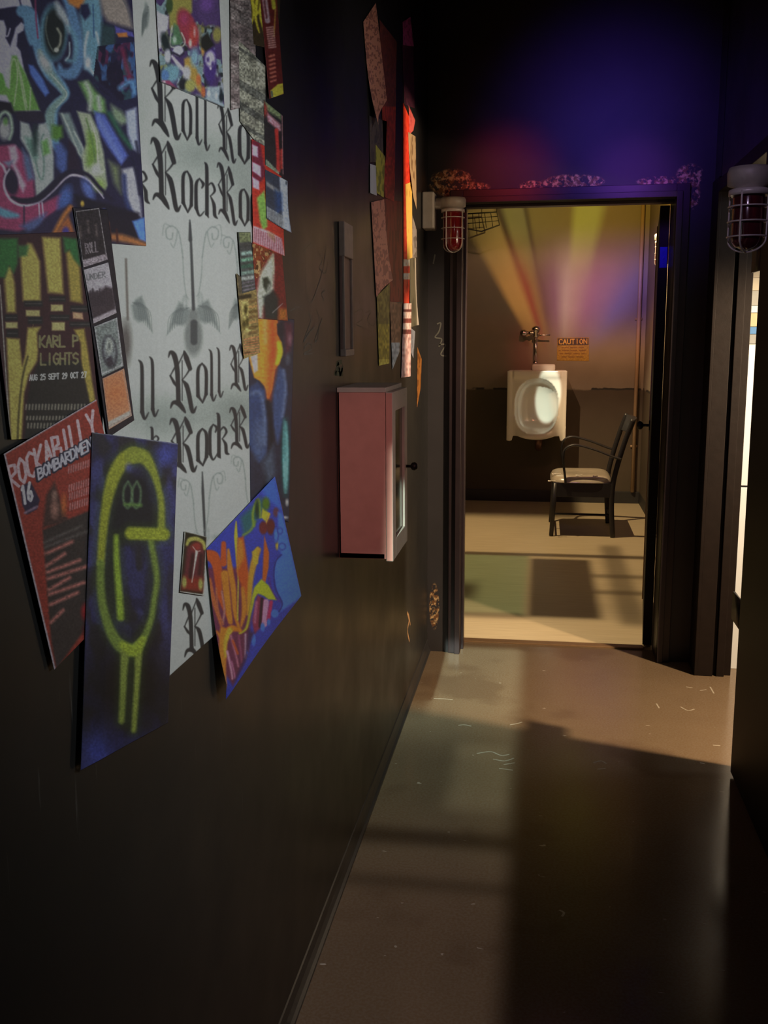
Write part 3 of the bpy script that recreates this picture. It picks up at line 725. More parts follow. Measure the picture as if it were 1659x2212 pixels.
    A.fill([(90, 306), (102, 300), (108, 330), (94, 336)], (84, 138, 64), 4); A.ell(76, 302, 6, 30, (28, 50, 48), 5)
    A.fill([(112, 270), (134, 272), (136, 296), (122, 304), (112, 298)], (70, 116, 40), 5)
    A.fill([(118, 312), (132, 310), (146, 330), (144, 366), (136, 376), (122, 360)], (54, 74, 140), 5)
    A.fill([(128, 244), (150, 244), (172, 300), (184, 330), (176, 342), (162, 326), (150, 300)], (98, 116, 116), 4); A.curve([(134, 246), (148, 276), (170, 330), (178, 334), (178, 318), (160, 284)], 3, (142, 152, 144), 2)
    A.fill([(166, 240), (196, 246), (212, 282), (224, 330), (232, 400), (222, 422), (206, 404), (182, 378), (176, 340), (186, 310), (176, 270)], (132, 142, 116), 3)
    A.fill([(188, 282), (204, 290), (212, 330), (198, 366), (186, 356), (188, 320)], (98, 132, 50), 6); A.curve([(196, 262), (208, 300), (212, 350), (218, 374), (226, 366)], 2.6, (164, 172, 146), 1.8)
    A.curve([(186, 256), (198, 300), (206, 350)], 3, (78, 110, 56), 2); A.ell(214, 400, 14, 14, (118, 146, 64), 6, .8); A.ell(206, 366, 12, 12, (156, 160, 156), 5, .7)
    A.fill([(148, 300), (164, 320), (178, 378), (180, 382), (160, 380), (146, 374)], (36, 26, 46), 3)
    A.fill([(234, 346), (258, 360), (260, 400), (262, 420), (246, 396)], (96, 108, 72), 6, .8); A.fill([(264, 366), (290, 360), (304, 440), (306, 470), (286, 462), (266, 410)], (140, 140, 152), 4)
    A.curve([(268, 380), (272, 430), (284, 460)], 9, (38, 48, 96), 4); A.curve([(284, 340), (296, 380), (302, 420)], 6, (26, 26, 50), 3); A.curve([(294, 306), (302, 350)], 5, (28, 28, 50), 3)
    # magenta balloon with the white swirl
    A.fill([(-20, 316), (30, 312), (58, 336), (72, 380), (76, 430), (90, 440), (150, 410), (140, 440), (90, 480), (40, 500), (-20, 492)], CR, 4)
    A.fill([(48, 320), (64, 340), (74, 386), (60, 390), (52, 356)], (70, 90, 130), 5); A.fill([(18, 316), (34, 314), (40, 340), (34, 356), (46, 380), (56, 400), (50, 416), (38, 396), (24, 350)], (168, 136, 160), 4)
    A.ell(24, 392, 15, 30, (30, 24, 50), 3, 1, -10); A.fill([(8, 350), (30, 346), (20, 362)], (96, 110, 140), 4)
    A.curve([(-10, 346), (6, 358), (12, 372)], 5, (170, 150, 176), 2)
    A.curve([(20, 366), (10, 384), (10, 408), (24, 432), (50, 444), (84, 436), (112, 414), (140, 386), (158, 378), (186, 386), (210, 410), (224, 428)], [4, 4, 5, 6, 6, 5, 5, 5, 6, 5, 3, 2], (160, 148, 170), 1.8)
    A.curve([(26, 426), (48, 434), (80, 430), (108, 408), (136, 380), (160, 370), (190, 378), (214, 404), (240, 430)], [6, 12, 14, 14, 12, 8, 8, 8, 8], (28, 24, 46), 2.5)
    A.curve([(-10, 452), (14, 462), (38, 466)], [16, 18, 8], (74, 130, 160), 4)
    A.line([(84, 440), (86, 474)], 3, (170, 150, 176), 1.5); A.line([(91, 438), (94, 468)], 3, (170, 150, 176), 1.5); A.line([(52, 446), (52, 490)], 3, N, 2)
    A.ell(140, 432, 14, 30, (50, 78, 150), 6, 1, 15); A.ell(190, 410, 10, 24, (66, 86, 160), 5, 1, -25); A.fill([(44, 488), (100, 460), (92, 490), (60, 500)], (62, 76, 128), 6)
    A.fill([(100, 470), (150, 440), (160, 452), (124, 510), (60, 512)], (34, 28, 60), 4)
    A.curve([(116, 508), (136, 470), (152, 448)], 10, (166, 92, 34), 4); A.fill([(148, 466), (160, 500), (158, 520), (120, 512), (136, 480)], (150, 76, 34), 4); A.ell(142, 502, 8, 12, (50, 40, 120), 3)
    A.fill([(160, 420), (300, 460), (310, 520), (180, 515)], (22, 20, 36), 4); A.ell(226, 484, 9, 9, (196, 100, 34), 4); A.ell(178, 440, 4, 6, (180, 140, 40), 2); A.ell(225, 462, 4, 10, (60, 70, 150), 3)
    A.fill([(286, 478), (312, 470), (315, 522), (302, 518)], (62, 110, 206), 3)
    A.curve([(216, 512), (262, 514), (316, 530)], [10, 16, 10], (150, 86, 40), 5); A.line([(236, 490), (240, 520)], 4, (60, 24, 24), 2); A.line([(252, 496), (254, 524)], 4, (60, 24, 24), 2)
    A.soften(.24); A.grain(3, .10, 5)
paper('graffiti_poster', 'large blue, green and white spray-paint graffiti poster in the upper left corner', 'poster',
      [(-30, -150), (282, -60), (316, 532), (-30, 505)], a_graf, .0035, 2.6, 1.35)

# yellow and black poster
def a_pins(A):
    A.c[:] = (46, 24, 30); Y = (150, 136, 62); Y2 = (132, 116, 48)
    def pin(x0, x1, yt, yb, bend=0):
        A.fill([(x0+4, yt+30), ((x0+x1)/2-4, yt), ((x0+x1)/2+5, yt+2), (x1-2, yt+40), (x1, yb), (x0+10, yb)], Y, 4)
    pin(5, 34, 575, 675); pin(40, 88, 525, 650); A.fill([(91, 512), (130, 514), (137, 635), (104, 632)], Y, 4); A.fill([(143, 545), (152, 540), (172, 575), (178, 655), (152, 650)], Y2, 4)
    A.fill([(-10, 515), (38, 515), (38, 570), (30, 590), (20, 575), (10, 600), (-10, 600)], (38, 92, 42), 4); A.fill([(38, 530), (62, 530), (58, 552), (40, 555)], (46, 88, 46), 4)
    A.fill([(136, 512), (166, 516), (174, 575), (160, 560), (150, 540), (140, 545)], (36, 88, 44), 4)
    for (x0, y0, x1, y1) in ((52, 650, 92, 662), (106, 640, 142, 652), (152, 660, 190, 674), (10, 680, 38, 692), (60, 684, 92, 700), (108, 680, 150, 692), (150, 695, 196, 706), (14, 712, 40, 728)):
        A.fill([(x0, y0), (x1, y0), (x1, y1), (x0, y1)], (26, 28, 30), 2); A.line([(x0+3, (y0+y1)/2), (x1-3, (y0+y1)/2)], 1.5, (110, 100, 100), 1.5, .5)
    for (x0, y0, x1, y1) in ((56, 670, 86, 683), (110, 658, 136, 672), (12, 696, 38, 709), (112, 696, 140, 714)): A.fill([(x0, y0), (x1, y0), (x1, y1), (x0, y1)], (148, 138, 84), 2)
    A.fill([(157, 674), (178, 676), (180, 690), (158, 688)], (160, 120, 88), 2)
    A.fill([(14, 730), (42, 732), (48, 790), (54, 770), (60, 708), (88, 706), (80, 720), (82, 760), (80, 780), (62, 810), (52, 850), (46, 960), (24, 960)], Y, 3)
    A.curve([(60, 770), (48, 820), (40, 900), (38, 960)], 4, (60, 54, 30), 2)
    A.fill([(160, 712), (182, 710), (190, 760), (200, 830), (212, 900), (216, 960), (206, 930), (192, 870), (176, 790), (174, 740)], Y2, 3)
    A.fill([(84, 782), (174, 778), (192, 860), (206, 960), (52, 960), (58, 870), (66, 820)], (28, 28, 28), 3)
    A.line([(64, 742), (72, 700)], .1, Y)
    A.text('KARL P', (86, 750), (172, 748), (0, -24), (104, 100, 66), 4.5, gap=.25); A.text('LIGHTS', (88, 788), (172, 786), (0, -24), (100, 96, 64), 4.2, gap=.25)
    A.text('AUG 25 SEPT 29 OCT 27', (64, 822), (188, 815), (0, -12), (176, 176, 170), 2.0)
    for k, (y, a) in enumerate(((884, 10), (906, 6), (924, 9))):
        for x in range(56+k*2, 200, 7): A.line([(x, y), (x+1, y-a)], 3.4, (126, 120, 104), 1.6, .8)
    A.line([(0, 616), (22, 950)], 2.2, (140, 140, 130), 1.2)
    A.soften(.15); A.grain(3, .12, 9)
paper('pin_poster', 'yellow and black event poster with dates, left below the graffiti poster', 'poster',
      [(-30, 508), (176, 500), (219, 940), (24, 950)], a_pins, .0045, 2.8, 1.35)

# black banner carrying four cards
def a_ban(A): A.c[:] = (30, 27, 34); A.grain(4, .2, 1)
paper('card_banner', 'narrow black paper strip behind four small cards', 'banner', [(158, 448), (232, 452), (290, 908), (233, 946)], a_ban, .006, 2.2, 2)
def card1(A):
    A.c[:] = (34, 30, 34); A.line([(163, 457), (214, 450), (231, 560), (180, 577), (163, 457)], 2, (120, 116, 118), 1.2)
    A.text('ROLL', (186, 548), (214, 543), (-2, -22), (104, 96, 100), 2.4)
    for p in ((173, 490), (190, 478), (207, 486)): A.line([p, (p[0]+2, p[1]+24)], 3, (110, 96, 92), 3, .6)
    A.fill([(178, 562), (231, 548), (233, 560), (181, 578)], (126, 116, 122), 2); A.grain(2.5, .3, 4)
def card2(A):
    A.c[:] = (142, 136, 142); A.text('UNDER', (188, 606), (230, 598), (-1, -12), (90, 90, 92), 2.2)
    A.fill([(184, 634), (200, 628), (214, 630), (228, 618), (244, 622), (250, 668), (206, 688), (194, 690)], (50, 42, 48), 4)
    for k in range(12): A.line([(190+k*5, 634-(k % 3)*5), (192+k*5, 660)], 3, (42, 36, 42), 2)
    A.fill([(200, 690), (250, 668), (252, 676), (202, 698)], (140, 130, 136), 2); A.grain(2.5, .15, 4)
def card3(A):
    A.c[:] = (98, 104, 102); A.line([(205, 706), (252, 688), (264, 788), (220, 808), (205, 706)], 2.5, (140, 138, 140), 1.5)
    A.ell(237, 760, 17, 36, (52, 52, 58), 2, 1, -6); A.ell(237, 757, 13, 30, (92, 96, 98), 2, 1, -6); A.ell(236, 748, 7, 16, (140, 144, 136), 3); A.ell(236, 748, 3, 7, (80, 84, 84), 2)
    A.fill([(230, 776), (240, 768), (246, 786), (234, 792)], (44, 40, 48), 2); A.grain(2.5, .22, 6)
def card4(A):
    A.c[:] = (158, 104, 76); A.ell(250, 850, 26, 34, (170, 92, 56), 16, .6)
    A.fill([(232, 912), (282, 886), (285, 898), (235, 926)], (148, 140, 132), 2); A.line([(222, 818), (266, 798), (283, 896), (234, 922), (222, 818)], 2, (130, 110, 100), 1.5); A.grain(2.5, .12, 7)
for nm, lb, q, f in (('card', 'black card with grey frame, topmost on the black paper strip', [(163, 456), (214, 449), (233, 561), (180, 578)], card1),
        ('card', 'white card with dark treeline, second on the black paper strip', [(181, 583), (234, 567), (252, 676), (202, 699)], card2),
        ('card', 'grey card with an ornate oval, third on the black paper strip', [(203, 706), (253, 686), (267, 791), (220, 814)], card3),
        ('card', 'orange card, lowest on the black paper strip', [(221, 818), (268, 796), (285, 898), (235, 928)], card4)):
    paper(nm, lb, 'card', q, f, .0075, 2.6, 1.2, group='cards on the black paper strip')

def a_rocka(A):
    A.c[:] = (128, 44, 36); P = (188, 148, 156)
    A.line([(8, 981), (206, 864)], 5, (150, 140, 148), 1.5); A.line([(9, 981), (118, 1447)], 6, (140, 130, 138), 1.5)
    A.text('ROCKABILLY', (26, 1060), (214, 936), (-9, -52), P, 6.5, gap=.22)
    A.text('BOMBARDMENT', (82, 1038), (214, 962), (-3, -25), (30, 32, 50), 9, gap=.2); A.text('BOMBARDMENT', (84, 1036), (214, 960), (-3, -23), (164, 160, 176), 4, gap=.2)
    A.fill([(44, 1052), (66, 1040), (86, 1080), (80, 1100), (58, 1112), (48, 1090)], (38, 34, 58), 2); A.text('16', (50, 1090), (74, 1078), (-5, -38), (170, 164, 172), 6)
    A.line([(54, 1108), (80, 1094)], 5, (110, 90, 110), 2)
    A.fill([(100, 1070), (118, 1040), (124, 1062), (140, 1110), (150, 1126), (92, 1140)], (62, 42, 40), 4); A.ell(118, 1070, 6, 10, (120, 90, 80), 3); A.ell(118, 1100, 9, 20, (134, 92, 80), 4, .8); A.ell(138, 1090, 6, 22, (168, 86, 40), 4, .8)
    for k, (y0, y1) in enumerate(((1022, 1006), (1062, 1040), (1080, 1062), (1102, 1084))): [A.line([(148+k+i*5.2, y0-i*1.7), (149+k+i*5.2, y0-i*1.7-14)], 2.4, (160, 116, 118), 1.5, .9) for i in range(10)]
    A.fill([(92, 1145), (200, 1100), (204, 1330), (122, 1446), (110, 1380)], (48, 42, 42), 3)
    for k, (x1, y) in enumerate(((176, 1150), (192, 1160), (156, 1182), (140, 1208), (172, 1222), (186, 1236), (150, 1260), (182, 1270), (168, 1292), (136, 1330))):
        x0 = 96+k*1.6
        if k < 2: A.line([(x0, y+22), (x1, y-14)], 6, (84, 78, 76), 3, .7)
        else: A.line([(x0, y+14), (x1, y-12)], 8, (160, 92, 84), 3, .85)
    for k in range(60):
        x = 96+(k*37) % 90; y = 1160+(k*61) % 180; A.line([(x, y), (x+2, y-1)], 3, (60, 40, 40), 1.5, .6)
    A.ell(184, 1322, 9, 18, (120, 28, 32), 4); A.ell(190, 1360, 12, 14, (70, 24, 26), 5)
    A.soften(.15); A.grain(3, .14, 11)
paper('rockabilly_poster', 'red rockabilly concert poster, half behind the blue painted sheet', 'poster', [(8, 981), (208, 863), (300, 1260), (117, 1447)], a_rocka, .0085, 2.2, 1.35)

def a_blue(A):
    A.c[:] = (46, 48, 92)
    A.blotch([(150, 900), (400, 900), (400, 1700), (150, 1700)], [(36, 36, 66), (56, 58, 110), (40, 40, 50)], 30, 2, 60, .6)
    A.ell(356, 982, 26, 20, (58, 68, 150), 12, .8); A.ell(210, 1620, 40, 50, (58, 66, 150), 20, .8); A.ell(300, 1600, 60, 20, (50, 54, 130), 14, .6); A.ell(280, 1480, 120, 110, (24, 24, 28), 50, .85)
    A.fill([(250, 1020), (320, 1020), (346, 1120), (344, 1150), (310, 1160), (262, 1180), (246, 1340), (224, 1250), (228, 1110)], (28, 32, 40), 12, .8)
    for k in range(26):
        x = 262+(k*29) % 40; A.line([(x, 1350), (x, 1560)], 1, (60, 70, 60), 3, .15)
    z = lambda pts: [(x*.41, 860+y*.41) for x, y in pts]
    G = (148, 158, 44); HALO = (62, 86, 34)
    main = z([(700, 300), (640, 330), (590, 420), (556, 560), (540, 700), (530, 870), (532, 1020), (556, 1160), (600, 1270), (660, 1325), (710, 1315), (752, 1260), (790, 1160), (806, 1060), (822, 960), (812, 860), (796, 760)])
    ww = [34, 32, 28, 20, 18, 16, 17, 18, 24, 28, 22, 15, 13, 12, 12, 13, 12]
    right = z([(690, 300), (750, 310), (800, 380), (832, 470), (850, 560), (850, 700)])
    for L, w_, hal in ((main, ww, 1), (right, [34, 30, 18, 13, 14, 16], 1), (z([(690, 712), (862, 718)]), [28, 26], 1), (z([(610, 730), (614, 850), (626, 1020), (632, 1155)]), [11, 13, 15, 15], 1),
                       (z([(652, 1330), (644, 1450), (636, 1700)]), [20, 15, 13], 1), (z([(722, 1330), (718, 1450), (704, 1750)]), [18, 13, 11], 1)):
        A.curve(L, [a+9 for a in w_], HALO, 12, .55)
    for L, w_, c in ((main[:6], ww[:6], (144, 150, 44)), (main[5:], ww[5:], (112, 134, 56)), (right, [34, 30, 18, 13, 14, 16], (136, 146, 50)), (z([(690, 712), (862, 718)]), [28, 26], G),
                     (z([(610, 730), (614, 850), (626, 1020), (632, 1155)]), [11, 13, 15, 15], (134, 162, 48)), (z([(652, 1330), (644, 1450), (636, 1700)]), [20, 15, 13], (126, 142, 58)), (z([(722, 1330), (718, 1450), (704, 1750)]), [18, 13, 11], (132, 146, 58))):
        A.curve(L, w_, c, 3.5)
    A.curve(z([(640, 1300), (700, 1330), (745, 1270)]), [16, 26, 14], (148, 168, 48), 4)
    for cx in (668, 716): A.curve(z([(cx, 440), (cx-22, 480), (cx-22, 540), (cx, 580), (cx+20, 540), (cx+20, 480), (cx, 440)]), 4, (92, 122, 84), 3)
    A.line(z([(655, 560), (740, 565)]), 6, (92, 132, 60), 4); A.ell(275, 1010, 7, 9, (80, 84, 150), 5, .8)
    A.line([(199, 934), (384, 959)], 2, (130, 134, 150), 1.2)
    A.soften(.14); A.grain(3, .14, 13)
paper('blue_spray_sheet', 'dark blue sheet spray-painted with a yellow-green loop figure, hanging lowest', 'poster', [(199, 934), (384, 958), (363, 1561), (174, 1664)], a_blue, .011, 1.7, 1.35, wave=.002)

def a_small(A):
    A.c[:] = (146, 146, 138); z = lambda pts: [(370+x*.226, 1000+y*.226) for x, y in pts]
    A.fill(z([(135, 660), (335, 710), (300, 1255), (85, 1225)]), (28, 26, 18), 1.5)
    A.fill(z([(150, 790), (320, 820), (295, 1225), (105, 1200)]), (78, 32, 38), 4); A.fill(z([(120, 1080), (300, 1100), (290, 1230), (100, 1210)]), (104, 36, 28), 6)
    A.curve(z([(150, 780), (175, 735), (240, 725), (300, 760), (318, 820)]), [6, 9, 9, 9, 6], (134, 130, 66), 2); A.ell(*z([(240, 800)])[0], 12, 10, (110, 40, 36), 4)
    A.line(z([(243, 850), (225, 960), (197, 1140)]), [6, 4, 1.5], (156, 150, 142), 1.3); A.line(z([(205, 800), (243, 850), (275, 840)]), 1.8, (150, 132, 124), 1.2)
    A.line(z([(205, 880), (180, 1090)]), 7, (44, 18, 22), 3); A.line(z([(285, 880), (270, 1060)]), 7, (44, 18, 22), 3)
    A.ell(*z([(125, 1140)])[0], 5, 12, (128, 124, 68), 2); A.ell(*z([(280, 1160)])[0], 5, 12, (128, 124, 68), 2); A.grain(2.5, .1, 2)
paper('emblem_card', 'small maroon card with yellow arch and white spike, edged in white, on the lettered sheet', 'card', [(399, 1147), (447, 1160), (441, 1287), (389, 1279)], a_small, .0065, 2.6, .9)

def a_orange(A):
    z = lambda pts: [(370+x*.226, 1000+y*.226) for x, y in pts]
    A.c[:] = (48, 58, 150)
    A.fill(z([(860, 250), (990, 120), (1060, 460), (900, 330)]), (52, 92, 190), 5); A.fill(z([(660, 520), (860, 330), (900, 420), (760, 640), (690, 700)]), (38, 86, 92), 6)
    A.curve(z([(790, 600), (780, 480), (830, 350), (850, 520)]), 5, (120, 138, 46), 2.5); A.ell(*z([(820, 440)])[0], 4, 18, (22, 44, 26), 3); A.curve(z([(690, 690), (760, 640), (800, 560)]), 4, (110, 136, 50), 3)
    A.fill(z([(870, 430), (940, 480), (900, 560), (860, 520)]), (170, 160, 50), 2); A.ell(*z([(905, 390)])[0], 8, 14, (70, 100, 30), 3); A.line(z([(905, 590), (935, 490)]), 5, (190, 150, 50), 2)
    A.ell(*z([(880, 620)])[0], 9, 14, (96, 36, 40), 2); A.ell(*z([(950, 610)])[0], 9, 17, (88, 34, 34), 2); A.ell(*z([(1000, 470)])[0], 6, 10, (84, 50, 70), 2)
    A.fill(z([(1020, 470), (1060, 480), (1250, 1280), (1030, 1430), (1060, 1330), (1000, 1200), (980, 1060), (1000, 930), (1060, 880), (1010, 800), (1020, 640)]), (62, 108, 205), 3)
    A.curve(z([(1050, 880), (1000, 940), (980, 1060), (1000, 1210), (1060, 1340), (1030, 1420)]), 3, (34, 40, 110), 1.5); A.ell(*z([(1010, 790)])[0], 3, 8, (180, 150, 50), 2)
    for c in ((1000, 690, 4, 14), (1060, 800, 6, 6), (1040, 650, 4, 6)): A.ell(*z([c[:2]])[0], c[2]+2, c[3]+2, (40, 50, 120), 2); A.ell(*z([c[:2]])[0], c[2], c[3], (66, 112, 210), 2)
    for k in (0, 1, 2): A.curve(z([(920+k*10, 1100), (960, 1220), (1030, 1320)]), 3, (66, 44, 130), 2)
    # lower left striped underside
    A.fill(z([(320, 1000), (700, 1000), (760, 1350), (720, 1800), (540, 2130), (440, 2000), (380, 1600)]), (92, 40, 66), 4)
    O = (182, 110, 40); O2 = (170, 72, 34); Y = (182, 146, 50)
    A.curve(z([(335, 880), (400, 900), (440, 1000), (450, 1150), (470, 1300), (540, 1500)]), [22, 26, 20, 14, 10, 5], O2, 2)
    A.curve(z([(500, 770), (500, 960)]), [10, 14], O2, 2); A.curve(z([(510, 1060), (530, 1300), (550, 1520)]), [16, 14, 10], O, 2)
    A.curve(z([(545, 830), (560, 1000), (590, 1200), (600, 1450), (640, 1620)]), [5, 12, 12, 8, 5], O, 2); A.curve(z([(620, 560), (618, 700), (625, 900), (640, 1100), (620, 1500)]), [2, 8, 4, 3, 3], (168, 156, 52), 1.6)
    A.fill(z([(640, 720), (690, 700), (740, 1040), (750, 1100), (730, 1330), (680, 1220), (630, 1060)]), O2, 3); A.fill(z([(640, 720), (680, 740), (700, 900), (630, 1040), (626, 860)]), O, 4)
    A.curve(z([(830, 830), (790, 950), (760, 1100), (740, 1300), (720, 1450)]), [12, 14, 12, 10, 4], (178, 126, 44), 2.5); A.fill(z([(770, 850), (830, 800), (830, 960), (790, 990)]), Y, 2)
    A.fill(z([(890, 700), (935, 860), (930, 1000), (900, 1140), (870, 1120), (880, 900)]), (182, 84, 34), 2)
    A.curve(z([(370, 1110), (400, 1300), (450, 1500), (470, 1600)]), [6, 10, 6, 3], (160, 86, 50), 2); A.curve(z([(480, 1230), (500, 1400), (480, 1520)]), 4, (150, 104, 100), 2); A.curve(z([(430, 1200), (440, 1400), (480, 1540)]), 4, (158, 90, 60), 2)
    A.curve(z([(680, 1200), (690, 1400), (650, 1560)]), [8, 12, 4], O, 2.5); A.curve(z([(800, 1200), (770, 1330), (740, 1450), (700, 1580), (630, 1630)]), [5, 8, 6, 6, 4], (150, 142, 46), 2)
    A.fill(z([(800, 1180), (860, 1110), (930, 1170), (1005, 1310), (930, 1305), (880, 1270), (830, 1250), (790, 1290), (770, 1340)]), (158, 168, 44), 2)
    A.curve(z([(640, 1600), (560, 1580), (500, 1620), (470, 1680), (420, 1610)]), [7, 14, 10, 8, 4], (186, 106, 36), 2.5); A.curve(z([(480, 1600), (460, 1800), (450, 2000), (456, 2150)]), [14, 16, 8, 3], O, 2.5); A.curve(z([(540, 1600), (490, 1720), (480, 1850)]), [12, 8, 4], Y, 2.5)
    for x0, y0, x1, y1, c in ((500, 1800, 530, 2060, (176, 122, 142)), (545, 1650, 600, 1940, (150, 90, 110)), (620, 1650, 640, 1900, (124, 60, 90)), (690, 1640, 680, 1860, (150, 120, 140)), (560, 1700, 600, 1820, (160, 70, 40)), (530, 1900, 560, 2050, (150, 90, 120))):
        A.line(z([(x0, y0), (x1, y1)]), 5, c, 2)
    A.fill(z([(820, 1260), (905, 1310), (860, 1560), (780, 1640), (760, 1500)]), (122, 44, 70), 3); A.line(z([(810, 1330), (790, 1520)]), 6, (150, 82, 110), 2); A.line(z([(905, 1330), (885, 1540)]), 13, (182, 124, 156), 2); A.line(z([(955, 1330), (925, 1500)]), 8, (160, 40, 84), 2); A.line(z([(865, 1300), (840, 1560)]), 6, (40, 20, 36), 2)
    for c in ((990, 1440, 8, 9), (930, 1520, 4, 7), (868, 1570, 5, 9), (772, 1690, 5, 13), (700, 1810, 2, 4)): A.ell(*z([c[:2]])[0], c[2], c[3], (60, 104, 200), 1.6)
    A.fill(z([(720, 1600), (780, 1620), (700, 1800), (680, 1900), (560, 2090), (690, 1820)]), (52, 34, 74), 4)
    A.grain(2.5, .08, 2)
paper('orange_graffiti_poster', 'orange and blue graffiti lettering poster hung corner-down below the lettered sheet', 'poster', [(446, 1186), (594, 1029), (651, 1287), (477, 1510)], a_orange, .0095, 2.1, 1.0, curl=.012, curl_at=(0, .9))

def a_char(A):
    A.c[:] = (96, 100, 84); z = lambda pts: [(310+x*.187, y*.187) for x, y in pts]
    A.blotch(z([(100, -900), (900, -900), (940, 1250), (130, 1100)]), [(120, 116, 50), (120, 128, 140), (36, 40, 44), (96, 124, 130), (60, 40, 90)], 14, 5, 22)
    e = lambda x, y, rx, ry, c, s=2, a=1, r=0: A.ell(310+x*.187, y*.187, rx*.187, ry*.187, c, s, a, r)
    A.fill(z([(280, -200), (560, -200), (560, 140), (430, 300), (300, 330)]), (132, 124, 44), 3); e(300, 60, 40, 90, (50, 70, 36)); A.fill(z([(590, -200), (880, -200), (870, 300), (690, 280), (610, 160)]), (66, 44, 96), 4); e(730, 40, 70, 90, (88, 50, 130), 6)
    A.fill(z([(190, 150), (290, 190), (280, 330), (220, 400), (200, 560), (160, 560), (150, 120)]), (168, 164, 178), 2); e(510, 330, 105, 240, (140, 36, 52), 3, 1, -18); e(580, 400, 50, 110, (168, 48, 40), 5); e(470, 220, 40, 60, (150, 40, 80), 5); e(540, 500, 18, 45, (196, 156, 140)); e(590, 370, 12, 50, (190, 120, 120))
    A.fill(z([(350, 270), (400, 300), (440, 410), (460, 470), (420, 520), (330, 530), (310, 470), (335, 400)]), (64, 104, 66), 3); e(360, 460, 22, 45, (136, 166, 140)); A.curve(z([(330, 300), (310, 450), (320, 540), (440, 540), (480, 480), (440, 380)]), 2.5, (150, 156, 140), 1.5)
    e(250, 480, 45, 110, (28, 38, 40), 3, 1, -15); e(400, 590, 60, 60, (160, 162, 180)); e(280, 650, 35, 80, (160, 162, 180)); A.line(z([(340, 610), (420, 650), (460, 620)]), 5, (40, 32, 54), 2); A.line(z([(330, 650), (420, 770), (520, 860)]), [5, 10, 5], (164, 156, 166), 2)
    A.fill(z([(470, 680), (560, 650), (620, 820), (660, 960), (710, 1100), (640, 1060), (560, 930), (480, 860)]), (158, 122, 40), 3); e(690, 570, 25, 70, (176, 120, 40)); e(590, 660, 50, 110, (96, 138, 160), 4, .9); e(770, 740, 75, 240, (56, 34, 110), 3); e(770, 680, 55, 90, (164, 158, 184), 3); e(745, 690, 16, 28, (60, 40, 110)); e(800, 740, 16, 30, (60, 40, 110)); e(775, 790, 10, 14, (190, 180, 200))
    A.fill(z([(660, 440), (740, 370), (820, 520), (720, 600), (660, 540)]), (34, 34, 30), 3); e(850, 400, 50, 90, (126, 120, 50), 3)
    e(500, 840, 45, 75, (158, 156, 166), 3); e(320, 850, 110, 110, (84, 132, 150), 5, .8); e(250, 870, 45, 60, (60, 100, 160)); A.fill(z([(215, 930), (300, 930), (400, 1030), (350, 1040), (220, 960)]), (138, 44, 84), 2); e(240, 950, 14, 14, (200, 180, 190)); e(450, 980, 40, 70, (34, 34, 40)); e(540, 990, 60, 70, (140, 138, 60), 3); e(635, 920, 28, 60, (190, 84, 34)); e(690, 1060, 24, 60, (184, 80, 36))
    A.fill(z([(730, 1000), (880, 1000), (930, 1240), (720, 1160)]), (124, 142, 156), 3); e(755, 1080, 14, 30, (176, 196, 210)); e(840, 1110, 14, 35, (176, 196, 210)); e(900, 1120, 28, 60, (26, 36, 44)); e(895, 1050, 12, 30, (26, 36, 44))
    A.line(z([(135, 0), (165, 560), (205, 940)]), 1.8, (30, 32, 40), 1.2); A.line(z([(200, 945), (560, 1080), (925, 1240)]), 1.8, (60, 62, 64), 1.2); A.soften(.3); A.grain(2.5, .1, 4)
paper('character_collage_poster', 'crowded multicoloured cartoon graffiti poster at the top of the lettered sheet', 'poster', [(330, -130), (470, -80), (485, 233), (347, 177)], a_char, .0055, 2.5, 1.0)

def newsp(seed, base, ink, slope, stripes=True):
    def f(A):
        A.c[:] = base
        if stripes:
            t = A.y-slope*A.x; k = vnoise(t/9., A.x*0, seed)
            A.c = A.c*(1-.55*(k > .5)[:, None])+np.array(ink)*.55*(k > .5)[:, None]
        A.grain(3, .35, seed); A.grain(14, .25, seed+3)
    return f
paper('newsprint_flyer', 'worn grey-pink flyer between the cartoon poster and the newsprint page', 'flyer', [(497, -60), (548, -30), (556, 225), (499, 238)], newsp(3, (104, 96, 94), (70, 60, 60), .5), .0062, 2.5, 1.1)
def a_yel(A):
    A.c[:] = (44, 36, 24)
    for p in ([(545, 0), (548, 30), (540, 60)], [(556, -5), (552, 36), (560, 70)], [(566, 0), (562, 30), (572, 76)], [(590, -5), (594, 20), (588, 60)], [(552, 30), (566, 20)]): A.curve(p, [8, 6, 2][:len(p)], (160, 150, 44), 2)
    A.grain(3, .2, 2)
paper('streaked_flyer', 'dark flyer with dripping yellow streaks near the top, behind the maroon ticket', 'flyer', [(538, -40), (606, -10), (600, 110), (548, 96)], a_yel, .0066, 2.5, 1.1)
paper('newsprint_page', 'grey newsprint page of slanted text lines overlapping the lettered sheet', 'flyer', [(516, 88), (573, 142), (575, 336), (519, 262)], newsp(8, (112, 112, 100), (48, 50, 50), .62), .0070, 2.5, 1.1)
